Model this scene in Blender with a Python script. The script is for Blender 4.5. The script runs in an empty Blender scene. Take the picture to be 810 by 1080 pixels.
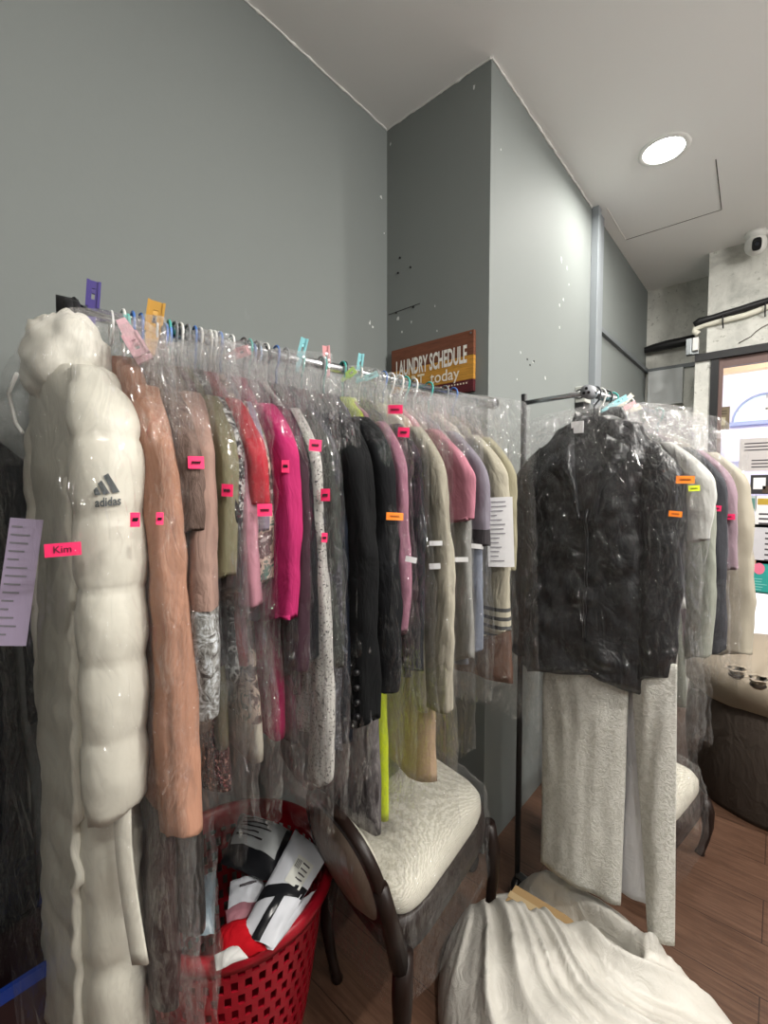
import bpy, bmesh, math, random
from mathutils import Vector, Matrix, noise
from mathutils.bvhtree import BVHTree
random.seed(7)
PI = math.pi
C = bpy.context.scene.collection
SC = bpy.context.scene

# ------------------------------------------------------------------ camera
EYE = 1.35; F = 475.0; PITCH = math.radians(2.65); AZ = math.radians(41.3)
FWD = Vector((-math.sin(AZ), math.cos(AZ), 0)); RGT = Vector((math.cos(AZ), math.sin(AZ), 0))
CAMF = FWD*math.cos(PITCH) - Vector((0, 0, math.sin(PITCH)))
CAMU = FWD*math.sin(PITCH) + Vector((0, 0, math.cos(PITCH)))
CAM = Vector((0, 0, EYE))
cd = bpy.data.cameras.new('camera'); cam = bpy.data.objects.new('camera', cd); C.objects.link(cam)
cd.sensor_fit = 'VERTICAL'; cd.sensor_height = 36; cd.lens = 36*F/1080; cd.clip_start = .02
cam.location = CAM
cam.rotation_euler = Matrix((RGT, CAMU, -CAMF)).transposed().to_euler()
SC.camera = cam

def ray(px, py): return CAMF + RGT*((px-405)/F) + CAMU*((540-py)/F)
def at_x(px, py, X): r = ray(px, py); return CAM + r*(X/r.x)
def at_y(px, py, Y): r = ray(px, py); return CAM + r*(Y/r.y)
def at_z(px, py, Z): r = ray(px, py); return CAM + r*((Z-EYE)/r.z)
def at_d(px, py, d): return CAM + ray(px, py)*d
def proj(p):
    v = p - CAM; d = v.dot(CAMF)
    return 405 + F*v.dot(RGT)/d, 540 - F*v.dot(CAMU)/d
def z_for(px, py, P):
    r = ray(px, py); h = math.hypot(P.x, P.y)/math.hypot(r.x, r.y)
    return EYE + r.z*h

# ------------------------------------------------------------------ object helpers
def new_obj(name, me, mat=None, parent=None):
    o = bpy.data.objects.new(name, me); C.objects.link(o)
    if mat is not None:
        for m in (mat if isinstance(mat, (list, tuple)) else [mat]): me.materials.append(m)
    if parent is not None: o.parent = parent
    return o
def smooth(me, on=True): me.polygons.foreach_set('use_smooth', [on]*len(me.polygons)); me.update()
def mesh(name, verts, faces, sm=True):
    me = bpy.data.meshes.new(name); me.from_pydata([tuple(v) for v in verts], [], faces); me.validate(); me.update()
    bm = bmesh.new(); bm.from_mesh(me); bmesh.ops.recalc_face_normals(bm, faces=bm.faces); bm.to_mesh(me); bm.free()
    smooth(me, sm); return me
class MB:
    def __init__(s): s.v = []; s.f = []
    def add(s, vs, fs):
        n = len(s.v); s.v += [Vector(v) for v in vs]; s.f += [tuple(i+n for i in f) for f in fs]; return s
    def box(s, a, b, M=None):
        (x0, y0, z0), (x1, y1, z1) = a, b
        vs = [Vector(p) for p in ((x0,y0,z0),(x1,y0,z0),(x1,y1,z0),(x0,y1,z0),(x0,y0,z1),(x1,y0,z1),(x1,y1,z1),(x0,y1,z1))]
        if M is not None: vs = [M @ p for p in vs]
        return s.add(vs, [(0,3,2,1),(4,5,6,7),(0,1,5,4),(1,2,6,5),(2,3,7,6),(3,0,4,7)])
    def rings(s, rings, cap0=True, cap1=True):
        n = len(rings[0]); vs = [p for r in rings for p in r]; fs = []
        for i in range(len(rings)-1):
            for j in range(n):
                k = (j+1) % n; fs.append((i*n+j, i*n+k, (i+1)*n+k, (i+1)*n+j))
        if cap0: fs.append(tuple(range(n-1, -1, -1)))
        if cap1: fs.append(tuple((len(rings)-1)*n+j for j in range(n)))
        return s.add(vs, fs)
    def tube(s, path, r, n=8, sq=None, cap=True):
        path = [Vector(p) for p in path]; R = r if isinstance(r, (list, tuple)) else [r]*len(path)
        rs = []; prev = None
        for i, p in enumerate(path):
            t = (path[min(i+1, len(path)-1)] - path[max(i-1, 0)]).normalized()
            if prev is None:
                a = Vector((0, 0, 1)) if abs(t.z) < .9 else Vector((1, 0, 0))
                x = t.cross(a).normalized()
            else: x = (prev - t*prev.dot(t)).normalized()
            prev = x; y = t.cross(x)
            rs.append([p + (x*math.cos(2*PI*j/n) + y*math.sin(2*PI*j/n))*R[i] for j in range(n)])
        return s.rings(rs, cap, cap)
    def lathe(s, prof, n=24, o=(0, 0, 0), cap0=True, cap1=True):
        o = Vector(o)
        return s.rings([[o + Vector((r*math.cos(2*PI*j/n), r*math.sin(2*PI*j/n), z)) for j in range(n)] for r, z in prof], cap0, cap1)
    def prism(s, poly, axis_vec):
        n = len(poly); a = [Vector(p) for p in poly]; b = [p + Vector(axis_vec) for p in a]
        return s.add(a+b, [tuple(range(n-1, -1, -1)), tuple(range(n, 2*n))] + [(i, (i+1) % n, n+(i+1) % n, n+i) for i in range(n)])
    def grid(s, fn, nu, nv):
        vs = [fn(i/nu, j/nv) for j in range(nv+1) for i in range(nu+1)]
        return s.add(vs, [(j*(nu+1)+i, j*(nu+1)+i+1, (j+1)*(nu+1)+i+1, (j+1)*(nu+1)+i) for j in range(nv) for i in range(nu)])
    def build(s, name, mat=None, parent=None, sm=False, inv=None, bevel=0, solid=0):
        vs = s.v if inv is None else [inv @ p for p in s.v]
        o = new_obj(name, mesh(name, vs, s.f, sm), mat, parent)
        if solid:
            m = o.modifiers.new('solid', 'SOLIDIFY'); m.thickness = solid; m.offset = 0
        if bevel:
            m = o.modifiers.new('bevel', 'BEVEL'); m.width = bevel; m.segments = 2; m.limit_method = 'ANGLE'
        return o
def tag(o, label=None, cat=None, group=None, kind=None):
    if label: o['label'] = label
    if cat: o['category'] = cat
    if group: o['group'] = group
    if kind: o['kind'] = kind
    return o
def thing(name, label, cat, loc=(0, 0, 0), rz=0, group=None):
    o = bpy.data.objects.new(name, None); C.objects.link(o); o.empty_display_size = .05
    o.location = loc; o.rotation_euler = (0, 0, rz)
    return tag(o, label, cat, group)
def mat_of(o): return Matrix.Translation(o.location) @ o.rotation_euler.to_matrix().to_4x4()
def text_mb(s, size, bold=0, extrude=0):
    cu = bpy.data.curves.new('lettering', 'FONT'); cu.body = s; cu.size = size; cu.offset = bold; cu.extrude = extrude
    cu.align_x = 'CENTER'; cu.align_y = 'CENTER'; cu.resolution_u = 4
    o = bpy.data.objects.new('lettering', cu); C.objects.link(o)
    me = bpy.data.meshes.new_from_object(o.evaluated_get(bpy.context.evaluated_depsgraph_get()))
    mb = MB(); mb.add([v.co.copy() for v in me.vertices], [tuple(p.vertices) for p in me.polygons])
    bpy.data.objects.remove(o); bpy.data.curves.remove(cu); bpy.data.meshes.remove(me)
    return mb

# ------------------------------------------------------------------ materials
class N:
    def __init__(s, name):
        s.m = bpy.data.materials.new(name); s.m.use_nodes = True; s.t = s.m.node_tree; s.t.nodes.clear()
        s.out = s.t.nodes.new('ShaderNodeOutputMaterial')
    def n(s, typ, ins={}, **kw):
        x = s.t.nodes.new('ShaderNode'+typ)
        for k, v in kw.items(): setattr(x, k, v)
        for k, v in ins.items():
            if isinstance(v, bpy.types.NodeSocket): s.t.links.new(v, x.inputs[k])
            else: x.inputs[k].default_value = v
        return x
    def coord(s, scale=(1, 1, 1), kind='Object'):
        c = s.n('TexCoord'); return s.n('Mapping', {'Vector': c.outputs[kind], 'Scale': scale}).outputs[0]
    def noise(s, vec, scale, detail=4, rough=.55, dist=0):
        return s.n('TexNoise', {'Vector': vec, 'Scale': scale, 'Detail': detail, 'Roughness': rough, 'Distortion': dist}).outputs[0]
    def ramp(s, fac, stops, interp='LINEAR'):
        r = s.n('ValToRGB', {'Fac': fac}); r.color_ramp.interpolation = interp
        while len(r.color_ramp.elements) < len(stops): r.color_ramp.elements.new(.5)
        for e, (p, c) in zip(r.color_ramp.elements, stops):
            e.position = p; e.color = c if len(c) == 4 else (*c, 1)
        return r.outputs[0]
    def mixc(s, fac, a, b):
        x = s.t.nodes.new('ShaderNodeMix'); x.data_type = 'RGBA'
        for k, v in ((0, fac), (6, a), (7, b)):
            if isinstance(v, bpy.types.NodeSocket): s.t.links.new(v, x.inputs[k])
            else: x.inputs[k].default_value = v if k == 0 or len(v) == 4 else (*v, 1)
        return x.outputs[2]
    def math(s, op, a, b=0.0, clamp=False):
        x = s.n('Math', operation=op, use_clamp=clamp)
        for i, v in enumerate((a, b)):
            if isinstance(v, bpy.types.NodeSocket): s.t.links.new(v, x.inputs[i])
            else: x.inputs[i].default_value = v
        return x.outputs[0]
    def bump(s, h, strength=.3, dist=.01):
        return s.n('Bump', {'Height': h, 'Strength': strength, 'Distance': dist}).outputs[0]
    def pbsdf(s, col, rough=.6, normal=None, **kw):
        ins = {'Base Color': col if isinstance(col, bpy.types.NodeSocket) else (*col[:3], 1), 'Roughness': rough}
        if normal is not None: ins['Normal'] = normal
        ins.update(kw); return s.n('BsdfPrincipled', ins).outputs[0]
    def done(s, sh): s.t.links.new(sh, s.out.inputs[0]); return s.m
def hexc(h):
    h = h.lstrip('#'); c = [int(h[i:i+2], 16)/255 for i in (0, 2, 4)]
    return tuple(x/12.92 if x <= .04045 else ((x+.055)/1.055)**2.4 for x in c)
def plain(name, h, rough=.5, metal=0, bump=0, bs=200, spec=.5):
    n = N(name); c = hexc(h) if isinstance(h, str) else h
    nm = n.bump(n.noise(n.coord(), bs), bump, .002) if bump else None
    return n.done(n.pbsdf(c, rough, nm, Metallic=metal, **{'Specular IOR Level': spec}))
def emit(name, c, s):
    n = N(name); return n.done(n.n('Emission', {'Color': (*c, 1), 'Strength': s}).outputs[0])
_cl = {}
def cloth(h, kind='plain', h2=None):
    key = (h, kind, h2)
    if key in _cl: return _cl[key]
    n = N('cloth_'+kind); c = hexc(h); c2 = hexc(h2) if h2 else tuple(x*.5 for x in c)
    v = n.coord(); big = n.noise(v, 9, 3); fine = n.noise(v, 420, 2)
    f1 = n.noise(n.coord((1, 1, .16)), 24, 3, .5, .4); f2 = n.noise(n.coord((1, 1, .6)), 13, 3, .5, 1.6)
    wr = n.math('ADD', f1, n.math('MULTIPLY', n.math('ABSOLUTE', n.math('SUBTRACT', f2, .5)), 1.3))
    rough = .85; kw = {'Specular IOR Level': .12}; bs = .55
    col = n.mixc(n.math('MULTIPLY', big, .35), c, tuple(x*.72 for x in c))
    if kind == 'speckle':
        col = n.mixc(n.ramp(n.noise(v, 230, 2), [(.55, (0, 0, 0)), (.68, (1, 1, 1))]), c, c2)
    elif kind == 'check':
        w1 = n.n('TexChecker', {'Vector': n.coord((1, .6, 1)), 'Scale': 260., 'Color1': (*c, 1), 'Color2': (*c2, 1)}).outputs[0]; col = n.mixc(.55, w1, c)
    elif kind == 'floral':
        nn = n.noise(v, 26, 4, .6, .8)
        col = n.ramp(nn, [(.3, c), (.42, c2), (.5, hexc('#c9b3a4')), (.58, hexc('#4b6a60')), (.68, hexc('#b98f78'))], 'CONSTANT')
    elif kind == 'print':
        col = n.ramp(n.noise(v, 60, 4, .6, 1.2), [(.42, c), (.5, c2)])
    elif kind == 'lace':
        col = n.ramp(n.noise(v, 45, 5, .7, 1.5), [(.38, c2), (.5, c), (.62, hexc('#c8cdd2'))])
    elif kind == 'fur':
        f = n.noise(n.coord((1, 1, .3)), 40, 6, .7, 1.0)
        col = n.ramp(f, [(.35, c2), (.62, c)]); bs = .8; wr = f
    elif kind == 'stripe':
        w = n.n('TexWave', {'Vector': v, 'Scale': 14., 'Distortion': 0.}, bands_direction='Z').outputs[1]
        col = n.mixc(n.ramp(w, [(.6, (0, 0, 0)), (.65, (1, 1, 1))]), c, c2)
    elif kind == 'brocade':
        f = n.noise(v, 60, 5, .65, 2.0); col = n.mixc(n.ramp(f, [(.45, (0, 0, 0)), (.6, (1, 1, 1))]), c, c2); bs = .55; wr = f; rough = .6
    elif kind == 'satin':
        rough = .33; kw = {'Specular IOR Level': .5}; bs = .5
    elif kind == 'puffer':
        rough = .45; kw = {'Specular IOR Level': .4}; bs = .14; wr = n.noise(n.coord((1, 1, .5)), 26, 3, .5, .6)
    elif kind == 'leather':
        rough = .25; kw = {'Specular IOR Level': .6}; bs = .6
    elif kind == 'sequin':
        vo = n.n('TexVoronoi', {'Vector': v, 'Scale': 170.})
        col = n.mixc(n.ramp(n.noise(v, 130, 1), [(.6, (0, 0, 0)), (.66, (1, 1, 1))]), c, c2); rough = .2; wr = vo.outputs[0]; bs = 1.0
        kw = {'Metallic': .5}
    nm = n.bump(fine, .12, .001) if kind not in ('satin', 'leather', 'puffer', 'sequin') else None
    b = n.n('Bump', {'Height': wr, 'Strength': bs, 'Distance': .012})
    if nm is not None: n.t.links.new(nm, b.inputs['Normal'])
    _cl[key] = n.done(n.pbsdf(col, rough, b.outputs[0], **kw)); return _cl[key]
def film(name, haze=.006, amp=.052, edge=.045, glossy=.065, tint=(1, 1, 1), top=False):
    """Thin crumpled clear polythene: mostly see-through, glossy glints, milky when seen edge-on."""
    n = N(name)
    a = n.noise(n.coord((1, 1, .4)), 15, 1.5, .5, 1.8); b = n.noise(n.coord((1.4, 1, .8)), 48, 1, .5, .8)
    h = n.math('ADD', n.math('ABSOLUTE', n.math('SUBTRACT', a, .5)), n.math('MULTIPLY', b, .07))
    a2 = n.noise(n.coord((1.3, 1.3, .5)), 34, 1.2, .5, 1.2)
    h = n.math('ADD', h, n.math('MULTIPLY', n.math('ABSOLUTE', n.math('SUBTRACT', a2, .5)), .42))
    if top:
        zz = n.n('SeparateXYZ', {0: n.coord()}).outputs[2]
        h = n.math('MULTIPLY', h, n.math('ADD', n.math('MULTIPLY', n.ramp(n.math('ADD', zz, .6), [(.15, (0, 0, 0)), (.5, (1, 1, 1))]), 1.0), 1.0))
    nm = n.bump(h, 1.0, amp)
    fr = n.n('Fresnel', {'IOR': 1.45, 'Normal': nm}).outputs[0]
    gl = n.n('BsdfGlossy', {'Color': (1, 1, 1, 1), 'Roughness': glossy, 'Normal': nm}).outputs[0]
    tr = n.n('BsdfTransparent', {'Color': (*tint, 1)}).outputs[0]
    s1 = n.n('MixShader', {0: n.math('MINIMUM', n.math('MULTIPLY', fr, .85, True), .115), 1: tr, 2: gl}).outputs[0]
    lw = n.n('LayerWeight', {'Blend': .5}).outputs[1]
    crease = n.ramp(n.math('ABSOLUTE', n.math('SUBTRACT', a, .5)), [(0, (1, 1, 1)), (.02, (0, 0, 0))])
    cr2 = n.ramp(n.math('ABSOLUTE', n.math('SUBTRACT', a2, .5)), [(0, (1, 1, 1)), (.022, (0, 0, 0))])
    gather = n.ramp(n.math('ADD', zz, .3), [(.10, (0, 0, 0)), (.26, (1, 1, 1))]) if top else None
    crease = n.math('ADD', crease, n.math('MULTIPLY', cr2, .6))
    if top: crease = n.math('MULTIPLY', crease, n.math('ADD', n.math('MULTIPLY', gather, .75), .35))
    if top: haze = n.math('ADD', n.math('MULTIPLY', n.math('MULTIPLY', gather, n.ramp(a2, [(.35, (.25, .25, .25)), (.65, (1, 1, 1))])), .085), haze)
    fac = n.math('ADD', haze, n.math('ADD', n.math('MULTIPLY', n.math('POWER', lw, 4.), edge), n.math('MULTIPLY', crease, .05)), True)
    df = n.n('AddShader', {0: n.n('BsdfDiffuse', {'Color': (.5, .5, .5, 1)}).outputs[0], 1: n.n('BsdfTranslucent', {'Color': (.4, .4, .4, 1)}).outputs[0]}).outputs[0]
    return n.done(n.n('MixShader', {0: fac, 1: s1, 2: df}).outputs[0])
FILM = film('clear_polythene', top=True); FILM3 = film('clear_polythene_crumpled', amp=.06, top=True); FILM2 = film('clear_polythene_wrap', .012, .045, .07, .07)

def wall_paint(name, h, var=.12, bump=.05):
    n = N(name); c = hexc(h); v = n.coord()
    a = n.noise(v, 2.2, 5, .6); sc = n.noise(n.coord((1, 1, .35)), 7, 6, .7, .6)
    col = n.mixc(n.math('MULTIPLY', a, var*2), c, tuple(x*.8 for x in c))
    col = n.mixc(n.math('MULTIPLY', n.ramp(sc, [(.68, (0, 0, 0)), (.74, (1, 1, 1))]), .22), col, tuple(min(1, x*1.5) for x in c))
    return n.done(n.pbsdf(col, .7, n.bump(n.noise(v, 90, 3), bump, .004), **{'Specular IOR Level': .2}))
M_WALL = wall_paint('grey_wall_paint', '#7e8381'); M_CEIL = wall_paint('white_ceiling_paint', '#f6f5f3', .04)
def concrete():
    n = N('rough_white_plaster'); v = n.coord()
    a = n.noise(v, 5, 7, .68, .4); b = n.noise(v, 34, 4, .6)
    col = n.ramp(a, [(.3, hexc('#a9aaa4')), (.5, hexc('#cfcfc8')), (.68, hexc('#dedfd8'))])
    col = n.mixc(n.ramp(b, [(.62, (0, 0, 0)), (.72, (1, 1, 1))]), col, hexc('#a3a49c'))
    return n.done(n.pbsdf(col, .8, n.bump(a, .3, .02)))
M_CONC = concrete()
def wood_floor():
    n = N('brown_laminate_planks')
    rot = n.n('Mapping', {'Vector': n.n('TexCoord').outputs['Object'], 'Rotation': (0, 0, 0)}).outputs[0]
    br = n.n('TexBrick', {'Vector': rot, 'Color1': (.2, .2, .2, 1), 'Color2': (.8, .8, .8, 1), 'Mortar': (0, 0, 0, 1), 'Scale': 1., 'Mortar Size': .0015, 'Brick Width': 1.2, 'Row Height': .19})
    gr = n.noise(n.n('Mapping', {'Vector': rot, 'Scale': (1.2, 14, 1)}).outputs[0], 5, 8, .65, 1.2)
    col = n.ramp(gr, [(.25, hexc('#34231a')), (.5, hexc('#533b2d')), (.75, hexc('#6a5040'))])
    col = n.mixc(n.math('MULTIPLY', br.outputs[0], .35), col, hexc('#513a2d'))
    col = n.mixc(br.outputs[1], col, hexc('#2a1a12'))
    return n.done(n.pbsdf(col, .42, n.bump(gr, .08, .004)))
M_FLOOR = wood_floor()
M_BLACK = plain('black_plastic', '#141416', .45); M_WHITE = plain('white_plastic', '#e8e8e4', .4)
M_STEEL = plain('grey_steel', '#8f9496', .35, .8); M_CHROME = plain('chrome', '#c8ccd0', .2, 1.)
M_TRIMG = plain('grey_trim', '#848a8e', .45); M_DWOOD = plain('dark_wood', '#1c110d', .4, 0, .1, 90, .3)
M_INK = plain('black_ink', '#20181c', .7); M_PAPER = plain('white_paper', '#e4e4e4', .8, 0, .08, 60)
PINK = plain('neon_pink_tag', '#ff2f6e', .55); ORANGE = plain('neon_orange_tag', '#ff8a1c', .55); YELLOW = plain('neon_yellow_tag', '#d8ea20', .55)

# ------------------------------------------------------------------ the room
CH = 2.84; XL = -1.264; XC = -.789; YC = 1.458; YF = 3.89; YD = 3.52; XR = 2.1; YB = -1.3
def struct(name, mb, mat, parent=None, **kw):
    o = mb.build(name, mat, parent, **kw)
    if parent is None: o['kind'] = 'structure'
    return o
struct('floor', MB().box((XL-.1, YB-.1, -.05), (XR+.1, YD+.06, 0)).box((XL-.1, YD+.06, -.05), (-.38, YF+.1, 0)), M_FLOOR)
ceil = struct('ceiling', MB().box((XL-.1, YB-.1, CH), (XR+.1, YF+.1, CH+.06)), M_CEIL)
wl = struct('wall_left', MB().box((XL-.08, YB, 0), (XL, YC, CH)), M_WALL)
wc = struct('wall_column', MB().box((XL-.08, YC, 0), (XC, YF+.08, CH)), M_WALL)
struct('wall_back', MB().box((XL, YB-.08, 0), (XR, YB, CH)), wall_paint('pale_wall_paint', '#8f8f8c'))
struct('wall_right', MB().box((XR, YB, 0), (XR+.08, YD+.06, CH)), wall_paint('pale_wall_paint_side', '#a5a5a2'))
struct('wall_alcove', MB().box((XC, YF, 0), (-.36, YF+.08, CH)), M_CONC)
HD = 2.22; XP0 = -.435; XP1 = -.352
struct('wall_front', MB().box((-.377, YD, HD), (XR, YD+.06, CH)).box((-.377, YD+.06, 0), (-.36, YF, CH)), M_CONC)
struct('wall_pier', MB().box((XP0, YD, 0), (XP1, YD+.07, HD)), M_CONC)
# white filler line where the walls meet the ceiling
def caulk(name, a, b, n=220):
    a, b = Vector(a), Vector(b); pts = []; rr = []
    for i in range(n+1):
        p = a.lerp(b, i/n); k = noise.noise(p*23)
        pts.append(p + Vector((0, 0, k*.004))); rr.append(.0026 + .006*max(0, noise.noise(p*31)-.1)+.003*max(0, noise.noise(p*70)))
    struct(name, MB().tube(pts, rr, 6), M_WHITE, sm=True)
caulk('trim_1', (XL+.002, YB, CH-.003), (XL+.002, YC, CH-.003)); caulk('trim_2', (XL, YC-.002, CH-.003), (XC, YC-.002, CH-.003), 60)
caulk('trim_3', (XC+.002, YC, CH-.003), (XC+.002, 2.55, CH-.003), 140)
# grey upright channel on the column's long face and the dark rail behind it
t4 = struct('trim_4', MB().box((XC, 2.555, 0), (XC+.035, 2.60, CH)).box((XC, 2.60, 0), (XC+.022, 2.70, CH)), M_TRIMG, bevel=.002)
M_RAIL = plain('grey_rail', '#6d7275', .5)
struct('trim_5', MB().box((XC, 2.70, 2.235), (XC+.02, YF, 2.262)), M_RAIL)
struct('trim_6', MB().box((XC, YF-.02, 2.235), (-.40, YF, 2.262)), M_RAIL)
# ceiling hatch
hp = [at_z(640, 219, CH), at_z(660, 253, CH), at_z(761, 221, CH), at_z(755, 168, CH)]
mb = MB()
for i in range(1, 4):
    a, b = hp[i-1], hp[i]
    if i == 1: continue
    mb.tube([a-Vector((0, 0, .0)), b], .0022, 6)
struct('ceiling_panel_line', mb, plain('dark_gap', '#5a5450', .8), ceil)
mb = MB(); mb.tube([hp[0], hp[1]], .002, 6); struct('ceiling_panel_line', mb, plain('pale_gap', '#e8e4de', .8), ceil)
# screws, scratches and chips on the column face
mb = MB()
for px, py in ((420, 288), (433, 282), (418, 330), (436, 324), (422, 272)):
    p = at_y(px, py, YC); mb.lathe([(.004, -.0), (.004, .004), (.001, .006)], 8)
    for v in mb.v[-24:]: v.xyz = (p.x+v.x, p.y-v.z, p.z+v.y)
mb.tube([at_y(410, 332, YC), at_y(443, 320, YC)], .0015, 5)
mb.build('wall_screw', M_BLACK, wc)
mb = MB(); rnd = random.Random(3)
def chip(face, px, py, s):
    p = at_x(px, py, XC) if face == 'x' else at_y(px, py, YC) if face == 'y' else at_x(px, py, XL)
    pts = []
    for k in range(9):
        a = 2*PI*k/9; r = .6*s*(.35+rnd.random()*.9)
        pts.append(p + (Vector((.0008, r*math.cos(a), r*1.4*math.sin(a))) if face != 'y' else Vector((r*math.cos(a), -.0008, r*1.4*math.sin(a)))))
    mb.add(pts, [tuple(range(9))])
for px, py, s in ((592, 274, .02), (598, 283, .012), (594, 316, .012), (590, 322, .009), (562, 382, .008), (590, 345, .008), (575, 399, .01), (549, 372, .008), (545, 400, .006), (528, 158, .006), (600, 300, .008)): chip('x', px, py, s)
for px, py, s in ((420, 336, .012), (434, 340, .008), (424, 350, .008), (459, 323, .006), (461, 349, .006), (412, 152, .01), (500, 92, .01)): chip('y', px, py, s)
for px, py, s in ((402, 208, .012), (405, 246, .006), (390, 340, .01), (393, 345, .008)): chip('l', px, py, s)
mb.build('paint_chip', plain('pale_filler', '#cfd2cf', .8), wc)
mb = MB()
for px, py in ((556, 379), (559, 385), (563, 381)):
    p = at_x(px, py, XC); mb.box((p.x, p.y-.004, p.z-.003), (p.x+.002, p.y+.004, p.z+.003))
mb.build('wall_mark', M_BLACK, wc)
# black-framed shopfront
M_FRAME = plain('black_frame', '#101114', .5); M_BRN = plain('brown_frame', '#6b5550', .45)
win = struct('window_1', MB().box((XP1, YD-.01, 0), (XP1+.042, YD+.05, HD-.03)).box((XP0, YD-.02, HD-.045), (XR, YD+.06, HD)), M_FRAME)
struct('window_frame', MB().box((XP1+.042, YD+.005, 0), (XP1+.062, YD+.045, HD-.045)).box((XP1+.062, YD+.005, HD-.10), (XR, YD+.045, HD-.085)).box((XP1+.062, YD+.01, HD-.085), (XR, YD+.035, HD-.045)), M_BRN, win)
n = N('window_glass'); M_GLASS = n.done(n.n('MixShader', {0: n.math('MULTIPLY', n.n('Fresnel', {'IOR': 1.45}).outputs[0], .7), 1: n.n('BsdfTransparent', {}).outputs[0], 2: n.n('BsdfGlossy', {'Roughness': .02}).outputs[0]}).outputs[0])
struct('window_pane', MB().box((XP1+.062, YD+.02, 0), (XR, YD+.026, HD-.10)), M_GLASS, win)
# the bright mall hall beyond the glass
M_MALL = plain('lavender_white_paint', '#d5d8ee', .6); M_MFLOOR = plain('polished_pale_floor', '#f2f0ee', .25)
struct('floor_hall', MB().box((-5.5, YD+.06, -.06), (8, 12, -.01)), M_MFLOOR)
YM = 9.0
ac = at_y(808, 443, YM); ar = .40
mb = MB()
arch = [(ac.x+ar*math.cos(PI*k/16), ac.z+ar*math.sin(PI*k/16)) for k in range(17)]
x0, x1, zt, zb = -5.5, 8, 4.2, -.01
mb.add([(x0, YM, zb), (x1, YM, zb), (x1, YM, ac.z), (x0, YM, ac.z)], [(0, 1, 2, 3)])
for k in range(16):
    a, b = arch[k], arch[k+1]
    mb.add([(a[0], YM, a[1]), (a[0], YM, zt), (b[0], YM, zt), (b[0], YM, b[1])], [(0, 1, 2, 3)])
    mb.add([(a[0], YM, a[1]), (a[0], YM+.15, a[1]), (b[0], YM+.15, b[1]), (b[0], YM, b[1])], [(0, 1, 2, 3)])
mb.add([(x0, YM, ac.z), (ac.x-ar, YM, ac.z), (ac.x-ar, YM, zt), (x0, YM, zt)], [(0, 1, 2, 3)]); mb.add([(ac.x+ar, YM, ac.z), (x1, YM, ac.z), (x1, YM, zt), (ac.x+ar, YM, zt)], [(0, 1, 2, 3)])
struct('wall_hall', mb, M_MALL)
w2 = struct('window_2', MB().tube([(p[0], YM-.03, p[1]) for p in arch], .016, 8).box((ac.x-ar-.05, YM-.06, ac.z-.06), (ac.x+ar+.05, YM+.05, ac.z)), plain('blue_grey_frame', '#8d9cc0', .5))
mb = MB().box((ac.x-.015, YM+.08, ac.z), (ac.x+.015, YM+.11, ac.z+ar)).box((ac.x-ar, YM+.08, ac.z+.17), (ac.x+ar, YM+.11, ac.z+.2)); mb.build('window_mullion', M_WHITE, w2)
MB().box((ac.x-ar, YM+.14, ac.z-.05), (ac.x+ar, YM+.15, ac.z+ar)).build('window_pane', emit('daylit_pane', (.72, .9, .85), 1.1), w2)
struct('trim_hall', MB().box((-5.5, YM-.18, ac.z-.62), (8, YM, ac.z-.14)).box((-5.5, YM-.10, ac.z-1.05), (8, YM, ac.z-.95)).box((-5.5, YM-.10, ac.z-1.3), (8, YM, ac.z-1.2)), plain('pale_blue_band', '#c6cdee', .5))
struct('ceiling_hall', MB().box((-5.5, YD+.06, 3.75), (8, 12, 3.85)), plain('warm_white_ceiling', '#ecd9c6', .7))
mbb = MB().box((-5.5, 5.2, 2.43), (8, 5.3, 3.75)); struct('wall_bulkhead', mbb, plain('peach_bulkhead', '#f0cfae', .7))
# ------------------------------------------------------------------ garments on rails
class Rail:
    def __init__(s, o, ang, z): s.o = Vector((o[0], o[1], z)); s.k = .026 if z > 1.65 else 0; s.a = math.radians(ang); s.d = Vector((math.sin(s.a), math.cos(s.a), 0)); s.u = Vector((s.d.y, -s.d.x, 0))
    def at(s, t): return s.o + s.d*t - Vector((0, 0, s.k*max(t, 0)))
    def solve(s, px, u=.2, dz=-.35):
        lo, hi = -.3, 2.5
        for _ in range(50):
            m = (lo+hi)/2
            if proj(s.at(m)+s.u*u+Vector((0, 0, dz)))[0] < px: lo = m
            else: hi = m
        return lo
R1 = Rail((-.95, .228), 11.3, 1.67); R2 = Rail((-.41, 1.385), 8, 1.63)

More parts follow.
